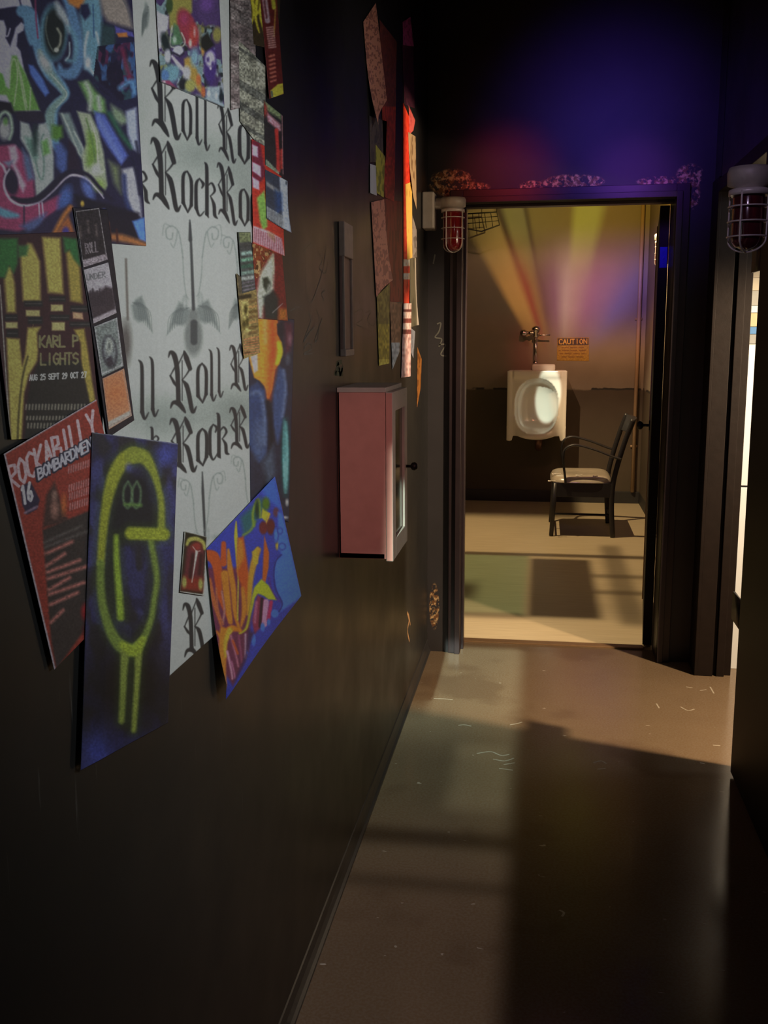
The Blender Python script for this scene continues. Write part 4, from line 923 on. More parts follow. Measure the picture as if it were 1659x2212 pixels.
def a_tick(A):
    A.c[:] = (72, 26, 24); A.line([(572, 0), (578, 45)], 11, (140, 120, 128), 2); A.line([(571, 2), (576, 38)], 4, (80, 40, 44), 2); A.line([(590, 0), (592, 16)], 9, (150, 146, 50), 2); A.line([(595, 20), (592, 78)], 2.5, (140, 110, 50), 2)
    for k in range(10): A.line([(576+k*.6, 60+k*4.8), (590+k*.6, 58+k*4.8)], 3, (160, 126, 122), 1.6, .85)
    for k in range(7): A.line([(582+k*.6, 122+k*9), (592+k*.6, 119+k*9)], 4, (160, 96, 80), 2, .85)
    A.fill([(584, 196), (600, 182), (611, 180), (613, 202), (587, 214)], (160, 148, 50), 1.5); A.line([(587, 198), (588, 208)], 4, (60, 70, 70), 1.5); A.grain(3, .15, 2)
paper('maroon_ticket', 'long maroon ticket strip with a yellow foot beside the newsprint page', 'ticket', [(560, -30), (596, -35), (613, 203), (582, 213)], a_tick, .0082, 2.6, .9)
def a_red(A):
    z = lambda pts: [(480+x*.1627, 200+y*.1627) for x, y in pts]
    A.c[:] = (150, 44, 34); A.fill(z([(390, 640), (500, 640), (580, 1100), (520, 1180), (400, 1240)]), (92, 32, 46), 3)
    for q in ([(400, 690), (470, 720), (475, 860), (400, 830)], [(400, 920), (510, 980), (515, 1120), (400, 1040)], [(400, 1120), (490, 1180), (490, 1290), (410, 1260)]): A.fill(z(q), (172, 150, 176), 2)
    A.fill(z([(460, 1400), (560, 1300), (590, 1500), (600, 1780), (540, 1830), (500, 1700)]), (104, 140, 66), 3)
    A.fill(z([(410, 1770), (600, 1830), (790, 1940), (830, 2170), (600, 2060), (410, 1980)]), (178, 140, 148), 2)
    for k in range(16): x = 430+k*24; A.line(z([(x, 1800+k*10), (x+8, 1980+k*12)]), 1.3, (110, 44, 56), 1.2)
    A.fill(z([(600, 1840), (690, 1880), (700, 1980), (620, 1900)]), (120, 96, 60), 4, .7); A.grain(3, .15, 2)
paper('red_flyer', 'torn bright red flyer with white scraps and a green blob, over the sheet edge', 'flyer', [(544, 300), (606, 335), (615, 553), (547, 525)], a_red, .0072, 2.6, .9)
def a_rtop(A):
    z = lambda pts: [(480+x*.1627, 200+y*.1627) for x, y in pts]
    A.c[:] = (34, 32, 34); A.fill(z([(560, 110), (780, 280), (780, 360), (590, 230)]), (98, 110, 80), 3); A.fill(z([(590, 260), (775, 430), (775, 520), (610, 380)]), (178, 120, 132), 3); A.fill(z([(545, 120), (590, 180), (600, 280), (550, 330)]), (126, 50, 44), 4)
    A.line(z([(720, 500), (740, 760), (745, 1040)]), 8, (156, 44, 40), 2); A.line(z([(790, 760), (790, 1000)]), 6, (150, 50, 44), 2); A.line(z([(770, 520), (768, 740)]), 3, (24, 22, 24), 2)
    for k in range(8): A.line(z([(590+k*22, 900+k*22), (596+k*22, 1060+k*14)]), 3, (120, 136, 116), 1.6)
    A.line(z([(795, 300), (808, 1080)]), 1.5, (130, 90, 96), 1); A.grain(3, .2, 2)
paper('band_flyer', 'black flyer with green and pink bands and a red stripe, above the white-edged flyer', 'flyer', [(570, 216), (611, 250), (613, 384), (573, 356)], a_rtop, .0086, 2.6, .9)
def a_wb(A):
    z = lambda pts: [(480+x*.1627, 200+y*.1627) for x, y in pts]
    A.c[:] = (44, 50, 62); A.fill(z([(755, 1070), (870, 1160), (880, 1860), (800, 1800), (780, 1400)]), (142, 150, 166), 2); A.fill(z([(580, 1170), (760, 1300), (755, 1350), (590, 1240)]), (104, 104, 106), 2)
    A.fill(z([(700, 1290), (790, 1340), (790, 1560), (720, 1620)]), (36, 56, 92), 5)
    for k in range(11): A.line(z([(600+k*20, 1520+k*12), (606+k*20, 1660+k*14)]), 2, (140, 142, 142), 1.3)
    A.ell(*z([(850, 1200)])[0], 1.5, 4, (40, 50, 60), 1); A.grain(3, .15, 2)
paper('white_edged_flyer', 'dark photo flyer with a broad white right edge, over the red flyer', 'flyer', [(573, 366), (621, 391), (624, 503), (576, 472)], a_wb, .0100, 2.6, .9, curl=.006, curl_at=(1, 1))
def a_face(A):
    z = lambda pts: [(500+x*.181, 500+y*.181) for x, y in pts]
    A.c[:] = (86, 26, 26); A.blotch(z([(240, 100), (520, 100), (500, 420), (300, 560), (240, 500)]), [(60, 34, 16), (140, 110, 72), (96, 44, 24)], 5, 4, 9)
    A.fill(z([(360, 470), (420, 380), (490, 270), (510, 420), (500, 700), (380, 900), (370, 1040), (325, 1030), (300, 760), (330, 560)]), (152, 154, 138), 4)
    A.fill(z([(370, 560), (430, 540), (470, 620), (420, 720), (380, 660)]), (34, 40, 32), 3); A.fill(z([(380, 780), (500, 700), (560, 800), (550, 1060), (400, 1040)]), (28, 34, 34), 4); A.ell(*z([(450, 680)])[0], 4, 9, (110, 112, 104), 3)
    A.fill(z([(570, 920), (660, 920), (670, 1060), (560, 1060)]), (130, 76, 32), 4); A.line(z([(490, 970), (610, 860)]), 1.6, (120, 112, 108), 1.3); A.line(z([(500, 280), (500, 500)]), 3, (150, 150, 130), 2.5); A.grain(3, .15, 2)
paper('portrait_flyer', 'portrait flyer with a pale face on dark red, under the red flyer', 'flyer', [(545, 524), (609, 546), (622, 693), (556, 688)], a_face, .0062, 2.7, .9)
def a_s1(A):
    A.c[:] = (50, 52, 52); A.fill([(516, 502), (541, 502), (543, 522), (518, 524)], (86, 92, 66), 1.5)
    for k, (y, c) in enumerate(((548, (110, 132, 124)), (562, (84, 118, 100)), (576, (40, 72, 60)), (590, (96, 116, 108)), (602, (120, 124, 120)))): A.line([(524, y), (546, y-3)], 8, c, 2.5)
    for y in (612, 620, 628): A.line([(524, y), (550, y-6)], 2.5, (92, 86, 94), 1.5)
    A.grain(3, .25, 3)
paper('green_strip_card', 'narrow dark green and grey strip card at the lettered sheet edge, upper of two', 'card', [(515, 501), (541, 501), (552, 626), (524, 634)], a_s1, .0088, 2.7, .8)
def a_s2(A):
    A.c[:] = (112, 96, 58); z = lambda pts: [(500+x*.181, 500+y*.181) for x, y in pts]
    A.fill(z([(65, 490), (130, 490), (140, 740), (85, 760)]), (62, 56, 44), 2); A.line(z([(85, 790), (215, 770)]), 9, (40, 34, 22), 2)
    A.fill(z([(110, 830), (200, 830), (210, 1000), (240, 1190), (150, 1220), (130, 1060)]), (150, 138, 84), 3)
    for x, y in ((170, 930), (190, 1080), (150, 1110)): A.ell(*z([(x, y)])[0], 4, 11, (58, 50, 20), 2)
    for k in range(9): A.line(z([(220, 840+k*62), (300, 825+k*62)]), 6, ((98, 76, 44), (136, 104, 62), (84, 66, 34))[k % 3], 1.5)
    for k in range(7): A.line(z([(150, 1290+k*30), (330, 1260+k*30)]), 2.2, (150, 96, 66), 1.3)
    A.line(z([(165, 1450), (215, 1440)]), 4, (70, 50, 26), 1.5); A.grain(3, .2, 3)
paper('brown_strip_card', 'narrow olive-brown strip card at the lettered sheet edge, lower of two', 'card', [(511, 590), (554, 626), (562, 762), (527, 775)], a_s2, .0078, 2.7, .8)

# ---- second cluster, further along the wall
def plain(c, seed=1, dark=None, sy=9, sc=3, edge=None, dens=.5):
    def f(A):
        A.c[:] = c
        d = dark or tuple(v*.45 for v in c)
        n = vnoise(A.x/sc, A.y/sy, seed)*.6+vnoise(A.x/sc*2, A.y/sy*2, seed+4)*.4
        m = np.clip((n-(1-dens))*8, 0, 1)[:, None]*.7; A.c = A.c*(1-m)+np.array(d)*m
        if edge:
            for (p, w_, col) in edge: A.line(p, w_, col, 1)
    return f
def many(cols):    # horizontal bands of colour down a strip: (y0,y1,colour)
    def f(A):
        A.c[:] = cols[0][2]
        for y0, y1, c in cols:
            m = np.clip(.5+(A.y-y0)/2, 0, 1)*np.clip(.5+(y1-A.y)/2, 0, 1); A.c = A.c*(1-m[:, None])+np.array(c)*m[:, None]
        A.grain(2.5, .25, 5, 6)
    return f
G2 = 'flyers of the farther cluster above the wall cabinet'
far = [
 ('flyer', 'dark collage flyer with a strip of brown, behind the salmon sheets', [(798, 250), (836, 262), (833, 352), (800, 350)], plain((62, 56, 54), 2, (34, 34, 36)), .003, 2.6, 0),
 ('flyer', 'dull brown-red tall flyer, upper middle of the farther cluster', [(820, 42), (857, 90), (852, 436), (831, 426)], many([(0, 230, (70, 34, 30)), (230, 440, (104, 36, 28))]), .003, 2.6, 0),
 ('flyer', 'dark red-brown flyer below the dull brown-red one', [(830, 428), (868, 436), (870, 652), (838, 652)], plain((96, 40, 30), 5, (60, 26, 22), 30), .002, 2.6, 0),
 ('flyer', 'salmon newsprint sheet standing out at the upper left of the farther cluster', [(785, 47), (812, 6), (836, 216), (803, 270)], plain((140, 96, 82), 3, (84, 52, 48), 5, 3), .005, 2.8, .02),
 ('flyer', 'yellow-green slip hanging above the salmon lower sheet', [(812, 313), (832, 338), (829, 427), (813, 416)], plain((122, 120, 50), 4, (60, 66, 30), 14), .005, 2.8, 0),
 ('card', 'small pale blue-white card left of the yellow-green slip', [(800, 354), (812, 358), (814, 423), (800, 417)], plain((130, 134, 150), 4, (90, 94, 110), 14, dens=.3), .007, 2.8, 0),
 ('flyer', 'salmon lower sheet with curling foot', [(802, 437), (830, 430), (841, 605), (813, 642)], plain((146, 98, 86), 6, (96, 60, 54), 8), .006, 2.8, .012),
 ('flyer', 'narrow olive-yellow flyer with a bright yellow foot', [(814, 640), (842, 612), (841, 785), (819, 790)], many([(600, 700, (86, 82, 44)), (700, 776, (110, 104, 44)), (776, 795, (158, 150, 70))]), .0045, 2.8, 0),
 ('flyer', 'brown tattered flyer right of the olive-yellow one', [(842, 651), (867, 655), (863, 760), (848, 798)], many([(640, 740, (98, 76, 60)), (740, 800, (124, 134, 140))]), .0035, 2.6, 0),
 ('flyer', 'magenta flyer at the top right of the farther cluster', [(870, 47), (887, 36), (894, 100), (871, 97)], plain((150, 68, 124), 6, (90, 36, 76), 8), .004, 2.4, 0),
 ('flyer', 'dark plum flyer under the magenta one', [(869, 97), (893, 99), (896, 234), (874, 226)], plain((58, 26, 40), 8, (34, 18, 26), 12), .003, 2.2, 0),
 ('flyer', 'bright scarlet long flyer in the light', [(871, 222), (888, 262), (884, 655), (872, 655)], many([(200, 560, (196, 48, 28)), (560, 575, (220, 180, 160)), (590, 604, (220, 190, 170)), (604, 660, (200, 50, 30))]), .003, 1.9, 0),
 ('flyer', 'salmon-pink torn scrap above the cream paper', [(883, 228), (897, 260), (893, 282), (885, 290)], plain((190, 84, 80), 4, (150, 60, 60)), .004, 1.6, 0),
 ('flyer', 'torn cream paper at the right edge of the farther cluster', [(882, 285), (898, 295), (900, 452), (886, 402)], plain((176, 150, 116), 4, (110, 84, 60), 20, 3, dens=.45), .005, 1.2, .008),
 ('flyer', 'orange-yellow flyer over the scarlet one', [(876, 398), (890, 392), (891, 556), (880, 562)], plain((214, 160, 78), 4, (150, 110, 50), 16, dens=.3), .006, 1.6, 0),
 ('flyer', 'grey torn paper below the cream paper', [(890, 462), (900, 496), (901, 556), (887, 558)], plain((146, 138, 134), 4, (90, 84, 80), 12), .005, 1.2, 0),
 ('flyer', 'long grey-green sheet with a bright curled edge', [(885, 558), (899, 556), (900, 702), (887, 708)], plain((104, 100, 82), 4, (74, 72, 60), 30, edge=[([(897, 558), (899, 640), (899, 702)], 1.6, (250, 240, 230))]), .004, .9, .01),
 ('flyer', 'pink-white flyer with red bars touching the cabinet top', [(872, 655), (889, 655), (887, 813), (867, 816)], many([(650, 668, (224, 190, 184)), (668, 674, (110, 60, 60)), (674, 688, (224, 190, 184)), (688, 698, (120, 64, 60)), (698, 712, (226, 196, 190)), (712, 722, (110, 60, 60)), (722, 820, (222, 178, 176))]), .0055, 1.15, 0),
 ('flyer', 'small bluish white slip behind the pink-white flyer', [(888, 709), (897, 716), (893, 774), (887, 760)], plain((150, 156, 170), 4, (110, 116, 130)), .003, .9, 0),
 ('flyer', 'orange scrap hanging low near the wall corner', [(902, 750), (911, 776), (909, 836), (901, 880)], plain((170, 110, 50), 4, (104, 60, 24), 12), .003, .9, 0),
]
for i, (nm, lb, q, f, off, g, cu) in enumerate(far):
    paper(nm, lb, nm if nm == 'card' else 'flyer', q, f, off, g, .9, curl=cu, curl_at=(0, 1) if i % 2 else (1, 1), group=G2)

# ------------------------------------------------------------------ wall cabinet
XF = -.373
cab = thing('wall_cabinet', (XL, 2.59, .893), 'wall cabinet with pink light painted on its sides, grey front and green glass door, hung on the black wall', 'cabinet')
z0, z1, y0, y1 = .893, 1.338, 2.454, 2.725
bm = bmesh.new(); box(bm, XL+.0005, XF-.0185, y0, y0+.014, z0+.004, z1-.012); box(bm, XL+.0005, XF-.0185, y1-.014, y1, z0+.004, z1-.012); box(bm, XL+.0005, XL+.006, y0, y1, z0+.004, z1-.012)
box(bm, XL+.0005, XF-.022, y0, y1, z0+.004, z0+.018)
o = part('body', bm, PINKC, cab, False, .001); o['label'] = 'side panels with pink light painted in'
bm = bmesh.new(); box(bm, XL+.0005, XF-.016, y0-.003, y1+.003, z1-.012, z1); o = part('top_board', bm, GREYC, cab, False, .001); o['label'] = 'grey-white top board'
fw = .05; bm = bmesh.new()
box(bm, XF-.018, XF, y0, y0+fw, z0-.002, z1-.012); box(bm, XF-.018, XF, y1-fw, y1, z0-.002, z1-.012)
box(bm, XF-.018, XF, y0+fw, y1-fw, z0-.002, z0+fw); box(bm, XF-.018, XF, y0+fw, y1-fw, z1-.012-fw, z1-.012)
dr = part('door', bm, GREYC, cab, False, .0015)
bm = bmesh.new(); box(bm, XF-.0165, XF-.001, y0-.0015, y0-.0002, z0, z1-.014); part('pink_lit_edge', bm, PINKC, dr, False)  # thin added sheet carrying the pink light on the door's edge
bm = bmesh.new(); box(bm, XF-.012, XF-.007, y0+fw-.003, y1-fw+.003, z0+fw-.003, z1-.009-fw); part('glass_pane', bm, GREENG, dr, False)
kz = WX(885, 1000, XF)[2]
bm = bmesh.new(); lathe(bm, [(.004, 0), (.004, .012), (.010, .016), (.012, .024), (.008, .031), (.002, .033)], (XF, y1-.02, kz), 'x', 18)
part('knob', bm, BLACKM, dr)

# narrow framed wooden strip on the wall
q = [WX(*p, XL) for p in ((729, 477), (747, 477), (755, 768), (736, 777))]
yA, yB, zt_, zb_ = float((q[0][1]+q[3][1])/2), float((q[1][1]+q[2][1])/2), float(q[0][2]), float(q[2][2])
st = thing('wall_strip', (XL, (yA+yB)/2, zb_), 'narrow upright brown wooden strip with grey end caps on the black wall', 'wall strip')
WOOD = mat('dull_brown_wood', (.24, .14, .12), .5, 0, .3, 30); WOODL = mat('pale_worn_edge', (.36, .27, .23), .5, 0, .3, 40)
bm = bmesh.new(); box(bm, XL+.0005, XL+.008, yA, yB, zb_, zt_); part('backing', bm, WOOD, st, False, .001)
bm = bmesh.new(); box(bm, XL+.008, XL+.014, yA, yA+.006, zb_, zt_); box(bm, XL+.008, XL+.014, yB-.006, yB, zb_, zt_); part('side_rail', bm, WOODL, st, False, .001)
for za, zb in ((zt_-.085, zt_), (zb_, zb_+.018)):
    bm = bmesh.new(); box(bm, XL+.0005, XL+.016, yA-.001, yB+.001, za, zb); part('end_cap', bm, WOODL, st, False, .002)

# chalk and marker scribbles on the walls (thin paint strokes, part of the wall)
CHALK = mat('chalk_scribble', (.16, .16, .14), .8, 0, .5, 60); GREENP = mat('green_paint_dab', (.05, .085, .045), .6, 0, .5, 60)
WL = bpy.data.objects['wall_left']; WE_ = bpy.data.objects['wall_end']
def scribble(name, lines, plane, m, w, parent):
    bm = bmesh.new()
    for L in lines:
        L = smooth_pts([(x, y, 0) for x, y in L], 5)
        P = [Vector(WX(p.x, p.y, XL) if plane == 'x' else WY(p.x, p.y, YE) if plane == 'y' else FL(p.x, p.y)) for p in L]
        n = {'x': Vector((1, 0, 0)), 'y': Vector((0, -1, 0)), 'z': Vector((0, 0, 1))}[plane]; prev = None
        for i, p in enumerate(P):
            t = (P[min(i+1, len(P)-1)]-P[max(0, i-1)]).normalized(); s = t.cross(n).normalized()*w/2
            a = bm.verts.new(p+s+n*.0006); b = bm.verts.new(p-s+n*.0006)
            if prev and (P[i]-P[i-1]).length > 1e-6: bm.faces.new((prev[0], a, b, prev[1]))
            prev = (a, b)
    return part(name, bm, m, parent, False)
z4 = lambda pts: [(480+x*.407, y*.407) for x, y in pts]
scribble('chalk_scribble', [z4(l) for l in (
    [(425, 1310), (440, 1370), (440, 1440), (450, 1560), (470, 1605), (500, 1540), (535, 1420), (550, 1310)], [(425, 1340), (470, 1290), (485, 1310)],
    [(505, 1330), (530, 1380), (515, 1420), (545, 1450), (560, 1400)], [(520, 1530), (545, 1540), (525, 1560), (540, 1590), (525, 1600)],
    [(455, 1660), (470, 1700), (430, 1815), (465, 1760), (500, 1740), (510, 1790), (490, 1810), (530, 1690)], [(430, 1850), (460, 1820), (475, 1850), (430, 1880), (480, 1875)],
    [(500, 1640), (515, 1700), (508, 1790)], [(700, 1660), (740, 1640), (745, 1690), (710, 1720), (745, 1735)], [(760, 1660), (790, 1650), (770, 1700), (800, 1730), (820, 1690)], [(360, 1650), (400, 1630), (420, 1640)])], 'x', CHALK, .0022, WL)
scribble('marker_scrawl', [z4(l) for l in ([(1140, 1720), (1160, 1715), (1150, 1760), (1130, 1790), (1165, 1800), (1150, 1840)], [(1150, 1830), (1185, 1830), (1160, 1880), (1190, 1890)], [(1120, 1400), (1130, 1350)])], 'y', CHALK, .006, WE_)
scribble('green_paint_dab', [z4(l) for l in ([(600, 1990), (615, 1930), (625, 1990), (640, 1940)], [(595, 1980), (640, 1985)], [(605, 1930), (635, 1920)], [(610, 1960), (640, 1965)])], 'x', GREENP, .012, WL)

scribble('orange_paint_chip', [[(879, 1322), (883, 1340), (880, 1362), (884, 1385)], [(882, 1325), (886, 1350)]], 'x', mat('bare_orange_primer', (.5, .28, .13), .7, 0, .4, 80), .012, WL)
SCUFF = mat('pale_floor_scuff', (.45, .41, .33), .6, 0, .3, 80); FLO = bpy.data.objects['floor']
scribble('floor_scuff', [[(1030, 1628), (1060, 1624), (1082, 1632), (1100, 1630)], [(1065, 1640), (1090, 1644), (1110, 1638)], [(1088, 1652), (1112, 1648)], [(1078, 1660), (1108, 1664)],
    [(1282, 1648), (1298, 1644), (1310, 1650)], [(1290, 1662), (1308, 1660)], [(937, 1509), (960, 1510), (978, 1512)], [(990, 1567), (1004, 1566), (1018, 1569)], [(1102, 1566), (1118, 1563), (1128, 1560)],
    [(1482, 1484), (1496, 1486)], [(1512, 1492), (1526, 1490)], [(1534, 1484), (1542, 1498)], [(1418, 1520), (1424, 1530)], [(1470, 1527), (1486, 1535), (1500, 1532)], [(1540, 1610), (1556, 1611)], [(1512, 1648), (1522, 1650)], [(1208, 1966), (1218, 1972), (1214, 1980)], [(853, 2043), (856, 2047)]], 'z', SCUFF, .006, FLO)

# ------------------------------------------------------------------ caged jar lamps
def jar_lamp(wallx, s, y, xc, ztop, rr, hh, label, glass):
    """wall box on the wall at wallx, arm towards the lamp axis at xc; s = +1 when the arm runs to +x"""
    t = thing('caged_wall_lamp', (wallx, y, ztop), label, 'lamp', 'caged jar lamps')
    bm = bmesh.new(); a = wallx+s*.001; b = wallx+s*.052
    box(bm, min(a, b), max(a, b), y-.055, y+.055, ztop-.125, ztop+.022)
    part('junction_box', bm, GALV, t, False, .006)
    bm = bmesh.new(); tube(bm, smooth_pts([(b-s*.004, y, ztop-.021), (xc-s*rr*.9, y, ztop-.021), (xc-s*.01, y, ztop-.021)], 4), .023, 14)
    lathe(bm, [(rr*.75, ztop-.060), (rr*.80, ztop-.040), (rr*1.10, ztop-.036), (rr*1.14, ztop-.010), (rr*1.05, ztop), (.005, ztop+.001)], (xc, y, 0), 'z', 30)
    part('cap_arm', bm, GALV, t)
    g = rr*.80; zb = ztop-.05; zl = zb-hh
    bm = bmesh.new(); lathe(bm, [(g*.9, zb), (g, zb-.01), (g, zl+g*.8), (g*.93, zl+g*.5), (g*.75, zl+g*.22), (g*.45, zl+g*.06), (.002, zl)], (xc, y, 0), 'z', 30)
    part('glass_jar', bm, glass, t)
    bm = bmesh.new(); c = rr
    lathe(bm, [(c*.9, zb-.006), (c*1.02, zb-.008), (c*1.02, zb+.004), (c*.9, zb+.006)], (xc, y, 0), 'z', 30)
    for k in range(3):
        zz = zb-.03-k*hh*.26
        tube(bm, [(xc+c*math.cos(2*math.pi*i/28), y+c*math.sin(2*math.pi*i/28), zz) for i in range(28)], .0018, 6, closed=True)
    for k in range(4):
        a2 = math.pi/4+k*math.pi/2+.25; ca, sa = math.cos(a2), math.sin(a2)
        pr = [(c, zb), (c, zb-hh*.35), (c, zl+c*.62), (c*.9, zl+c*.28), (c*.62, zl+c*.04), (c*.25, zl-c*.08), (0, zl-c*.10)]
        tube(bm, smooth_pts([(xc+r_*ca, y+r_*sa, h_) for r_, h_ in pr], 4), .0022, 6)
    part('wire_guard', bm, CAGE, t)
    return t
jar_lamp(XL, 1, 4.27, -.389, 2.035, .048, .165, 'caged wall lamp with red glass jar, left of the end doorway', REDG)
jar_lamp(XR, -1, 2.28, .425, 1.812, .041, .120, 'dark caged jar lamp beside the open door at the right edge', DARKG)
pz = WY(1430, 512, 6.6)
jar_lamp(RX, -1, 6.6, float(WY(1431, 520, 6.6)[0]), float(pz[2])+.02, .044, .15, 'small caged red lamp inside the rest room, partly behind the door', REDG)

# ------------------------------------------------------------------ urinal with flush valve
UY = 8.52; ux0, ux1, uz0, uz1 = -.303, .198, .605, 1.178
ur = thing('urinal', ((ux0+ux1)/2, YB, uz0), 'white porcelain urinal hung on the rest room back wall', 'urinal')
bm = bmesh.new(); NU, NV = 56, 64; g = []
uc = (ux0+ux1)/2; hw = (ux1-ux0)/2
def ubot(u):
    a = abs(u)
    if a > .80: return -.018*(1-abs(a-.9)/.1*.3)-.006
    return .018-.030*max(0, 1-(a/.62)**2)
for j in range(NV+1):
    row = []
    for i in range(NU+1):
        u = -1+2*i/NU; v = j/NV
        zb = uz0+ubot(u); z = zb+(uz1-zb)*v; vv = (z-uz0)/(uz1-uz0)
        # oval bowl
        eu = u/.74; ev = (vv-.46)/(.42 if vv > .46 else .40); e = math.sqrt((abs(eu)**2.4)+(abs(ev)**2.4)); 
        d = 0
        if e < 1: d = .17*(1-e**3)**.6*(1.0-.35*(1-vv))
        lip = -.045*math.exp(-((vv-.03)/.10)**2)*max(0, 1-(abs(u)/.72)**3)      # projecting lower lip
        wing = -.022*(1/(1+math.exp(-(abs(u)-.86)*40)))
        cap = -.020*(1/(1+math.exp(-(vv-.90)*60)))*(1 if abs(u) < .8 else .2)
        y = UY+.022+d+lip+wing+cap
        row.append(bm.verts.new((uc+u*hw, y, z)))
    g.append(row)
for j in range(NV):
    for i in range(NU): bm.faces.new((g[j][i], g[j][i+1], g[j+1][i+1], g[j+1][i]))
rimv = [g[0][i] for i in range(NU+1)]+[g[j][NU] for j in range(1, NV+1)]+[g[NV][i] for i in range(NU-1, -1, -1)]+[g[j][0] for j in range(NV-1, 0, -1)]
bk = [bm.verts.new((v.co.x*.92+uc*.08, YB-.001, v.co.z+(.06 if v.co.z < uz0+.1 else 0))) for v in rimv]
for k in range(len(rimv)): k2 = (k+1) % len(rimv); bm.faces.new((rimv[k], bk[k], bk[k2], rimv[k2]))
part('bowl', bm, PORC, ur)
bm = bmesh.new(); box(bm, -.10, .10, UY+.10, YB-.001, uz1-.004, uz1+.055); part('spud_cover', bm, PORC, ur, False, .015)
bm = bmesh.new(); tube(bm, [(-.03, UY+.16, uz0+.02), (-.03, UY+.16, uz0-.06), (-.03, UY+.20, uz0-.10), (-.03, YB-.001, uz0-.10)], [.035, .032, .030, .030], 16)
part('waste_pipe', bm, mat('dull_bronze', (.22, .12, .10), .35, .6), ur)
vx = float(WY(1158, 715, 8.72)[0]); vy = 8.74
fv = thing('flush_valve', (vx, vy, uz1+.06), 'chrome flush valve and supply pipe above the urinal', 'flush valve')
zv = float(WY(1158, 716, vy)[2])
bm = bmesh.new(); tube(bm, [(vx, vy, uz1+.056), (vx, vy, zv-.03)], .0135, 14); lathe(bm, [(.022, uz1+.056), (.024, uz1+.062), (.018, uz1+.075), (.014, uz1+.08)], (vx, vy, 0), 'z', 18); part('down_pipe', bm, CHROME, fv)
bm = bmesh.new(); lathe(bm, [(.018, zv-.05), (.024, zv-.045), (.024, zv-.01), (.033, zv), (.037, zv+.02), (.036, zv+.03), (.026, zv+.042), (.008, zv+.048)], (vx, vy, 0), 'z', 24); part('valve_body', bm, CHROME, fv)
bm = bmesh.new(); tube(bm, [(vx, vy, zv-.012), (vx-.07, vy, zv-.012)], .013, 14); tube(bm, [(vx-.035, vy, zv-.012), (vx-.055, vy, zv-.012)], .020, 14)
lathe(bm, [(.014, vx-.13), (.026, vx-.125), (.030, vx-.11), (.030, vx-.095), (.020, vx-.08), (.014, vx-.07)][::-1], (0, vy, zv-.012), 'x', 18)
tube(bm, [(vx-.11, vy, zv-.012), (vx-.11, YB-.001, zv-.012)], .013, 14); tube(bm, [(vx-.11, YB-.008, zv-.012), (vx-.11, YB-.001, zv-.012)], .03, 18); part('stop_valve', bm, CHROME, fv)
bm = bmesh.new(); tube(bm, [(vx+.02, vy, zv-.03), (vx+.05, vy-.01, zv-.032), (vx+.12, vy-.02, zv-.030)], [.011, .006, .008], 12); part('handle', bm, CHROME, fv)

# caution sign
def a_sign(A):
    A.c[:] = (118, 94, 34)
    A.fill([(1205, 731), (1271, 730), (1271, 745), (1205, 746)], (40, 30, 14), 1)
    A.text('CAUTION', (1208, 743.2), (1270, 742.4), (0, -10), (176, 136, 50), 1.7, gap=.25, soft=.7)
    for k, (y, x0, x1) in enumerate(((751, 1211, 1262), (757, 1208, 1266), (764, 1210, 1264), (771, 1214, 1262))):
        for i in range(int((x1-x0)/3.6)): 
            if (i*7+k*3) % 5: A.line([(x0+i*3.6, y), (x0+i*3.6+2.2, y)], 2.2, (84, 56, 18), .8, .8)
    A.grain(2, .12, 3)
paper('caution_sign', 'yellow caution sign with black header on the rest room wall beside the urinal', 'sign', [(1203.5, 729.5), (1272.5, 728.5), (1272, 780), (1203, 779)], a_sign, .006, 1.9, .45, plane='y', pos=YB)

# conduit in the rest room corner
bm = bmesh.new(); cx_ = float(WY(1372, 900, YB-.03)[0])
tube(bm, [(cx_, YB-.03, .105), (cx_, YB-.03, HC)], .017, 12)
for zz in (.5, 1.6, 2.6): box(bm, cx_-.03, cx_+.03, YB-.014, YB-.001, zz, zz+.02)
tag(part('conduit_pipe', bm, mat('painted_conduit', (.38, .27, .17), .5, 0, .1), None), 'thin upright painted pipe in the far right corner of the rest room', 'pipe')
# wire grille hung in the far left corner of the rest room
gr = [WY(*p, 8.3) for p in ((1008, 462), (1073, 458), (1079, 486), (1040, 500), (1008, 494))]
bm = bmesh.new()
G3 = thing('wire_grille', tuple(map(float, gr[2])), 'wire grille hanging high in the far left of the rest room', 'grille')
tube(bm, [tuple(p) for p in gr], .006, 8, closed=True)
for k in range(1, 5):
    a_ = gr[0]*(1-k/5)+gr[1]*k/5; b_ = gr[4]*(1-k/5)+gr[2]*k/5; tube(bm, [tuple(a_), tuple(b_+np.array([0, 0, -.01]))], .0028, 6)
for k in range(1, 3):
    a_ = gr[0]*(1-k/3)+gr[4]*k/3; b_ = gr[1]*(1-k/3)+gr[2]*k/3; tube(bm, [tuple(a_), tuple(b_)], .0028, 6)
part('wire_frame', bm, BLACKM, G3)
bm = bmesh.new(); 
for p in (gr[0], gr[1]): tube(bm, [tuple(p), (float(p[0]), 8.3, HC)], .003, 6)
part('hanging_wire', bm, BLACKM, G3)

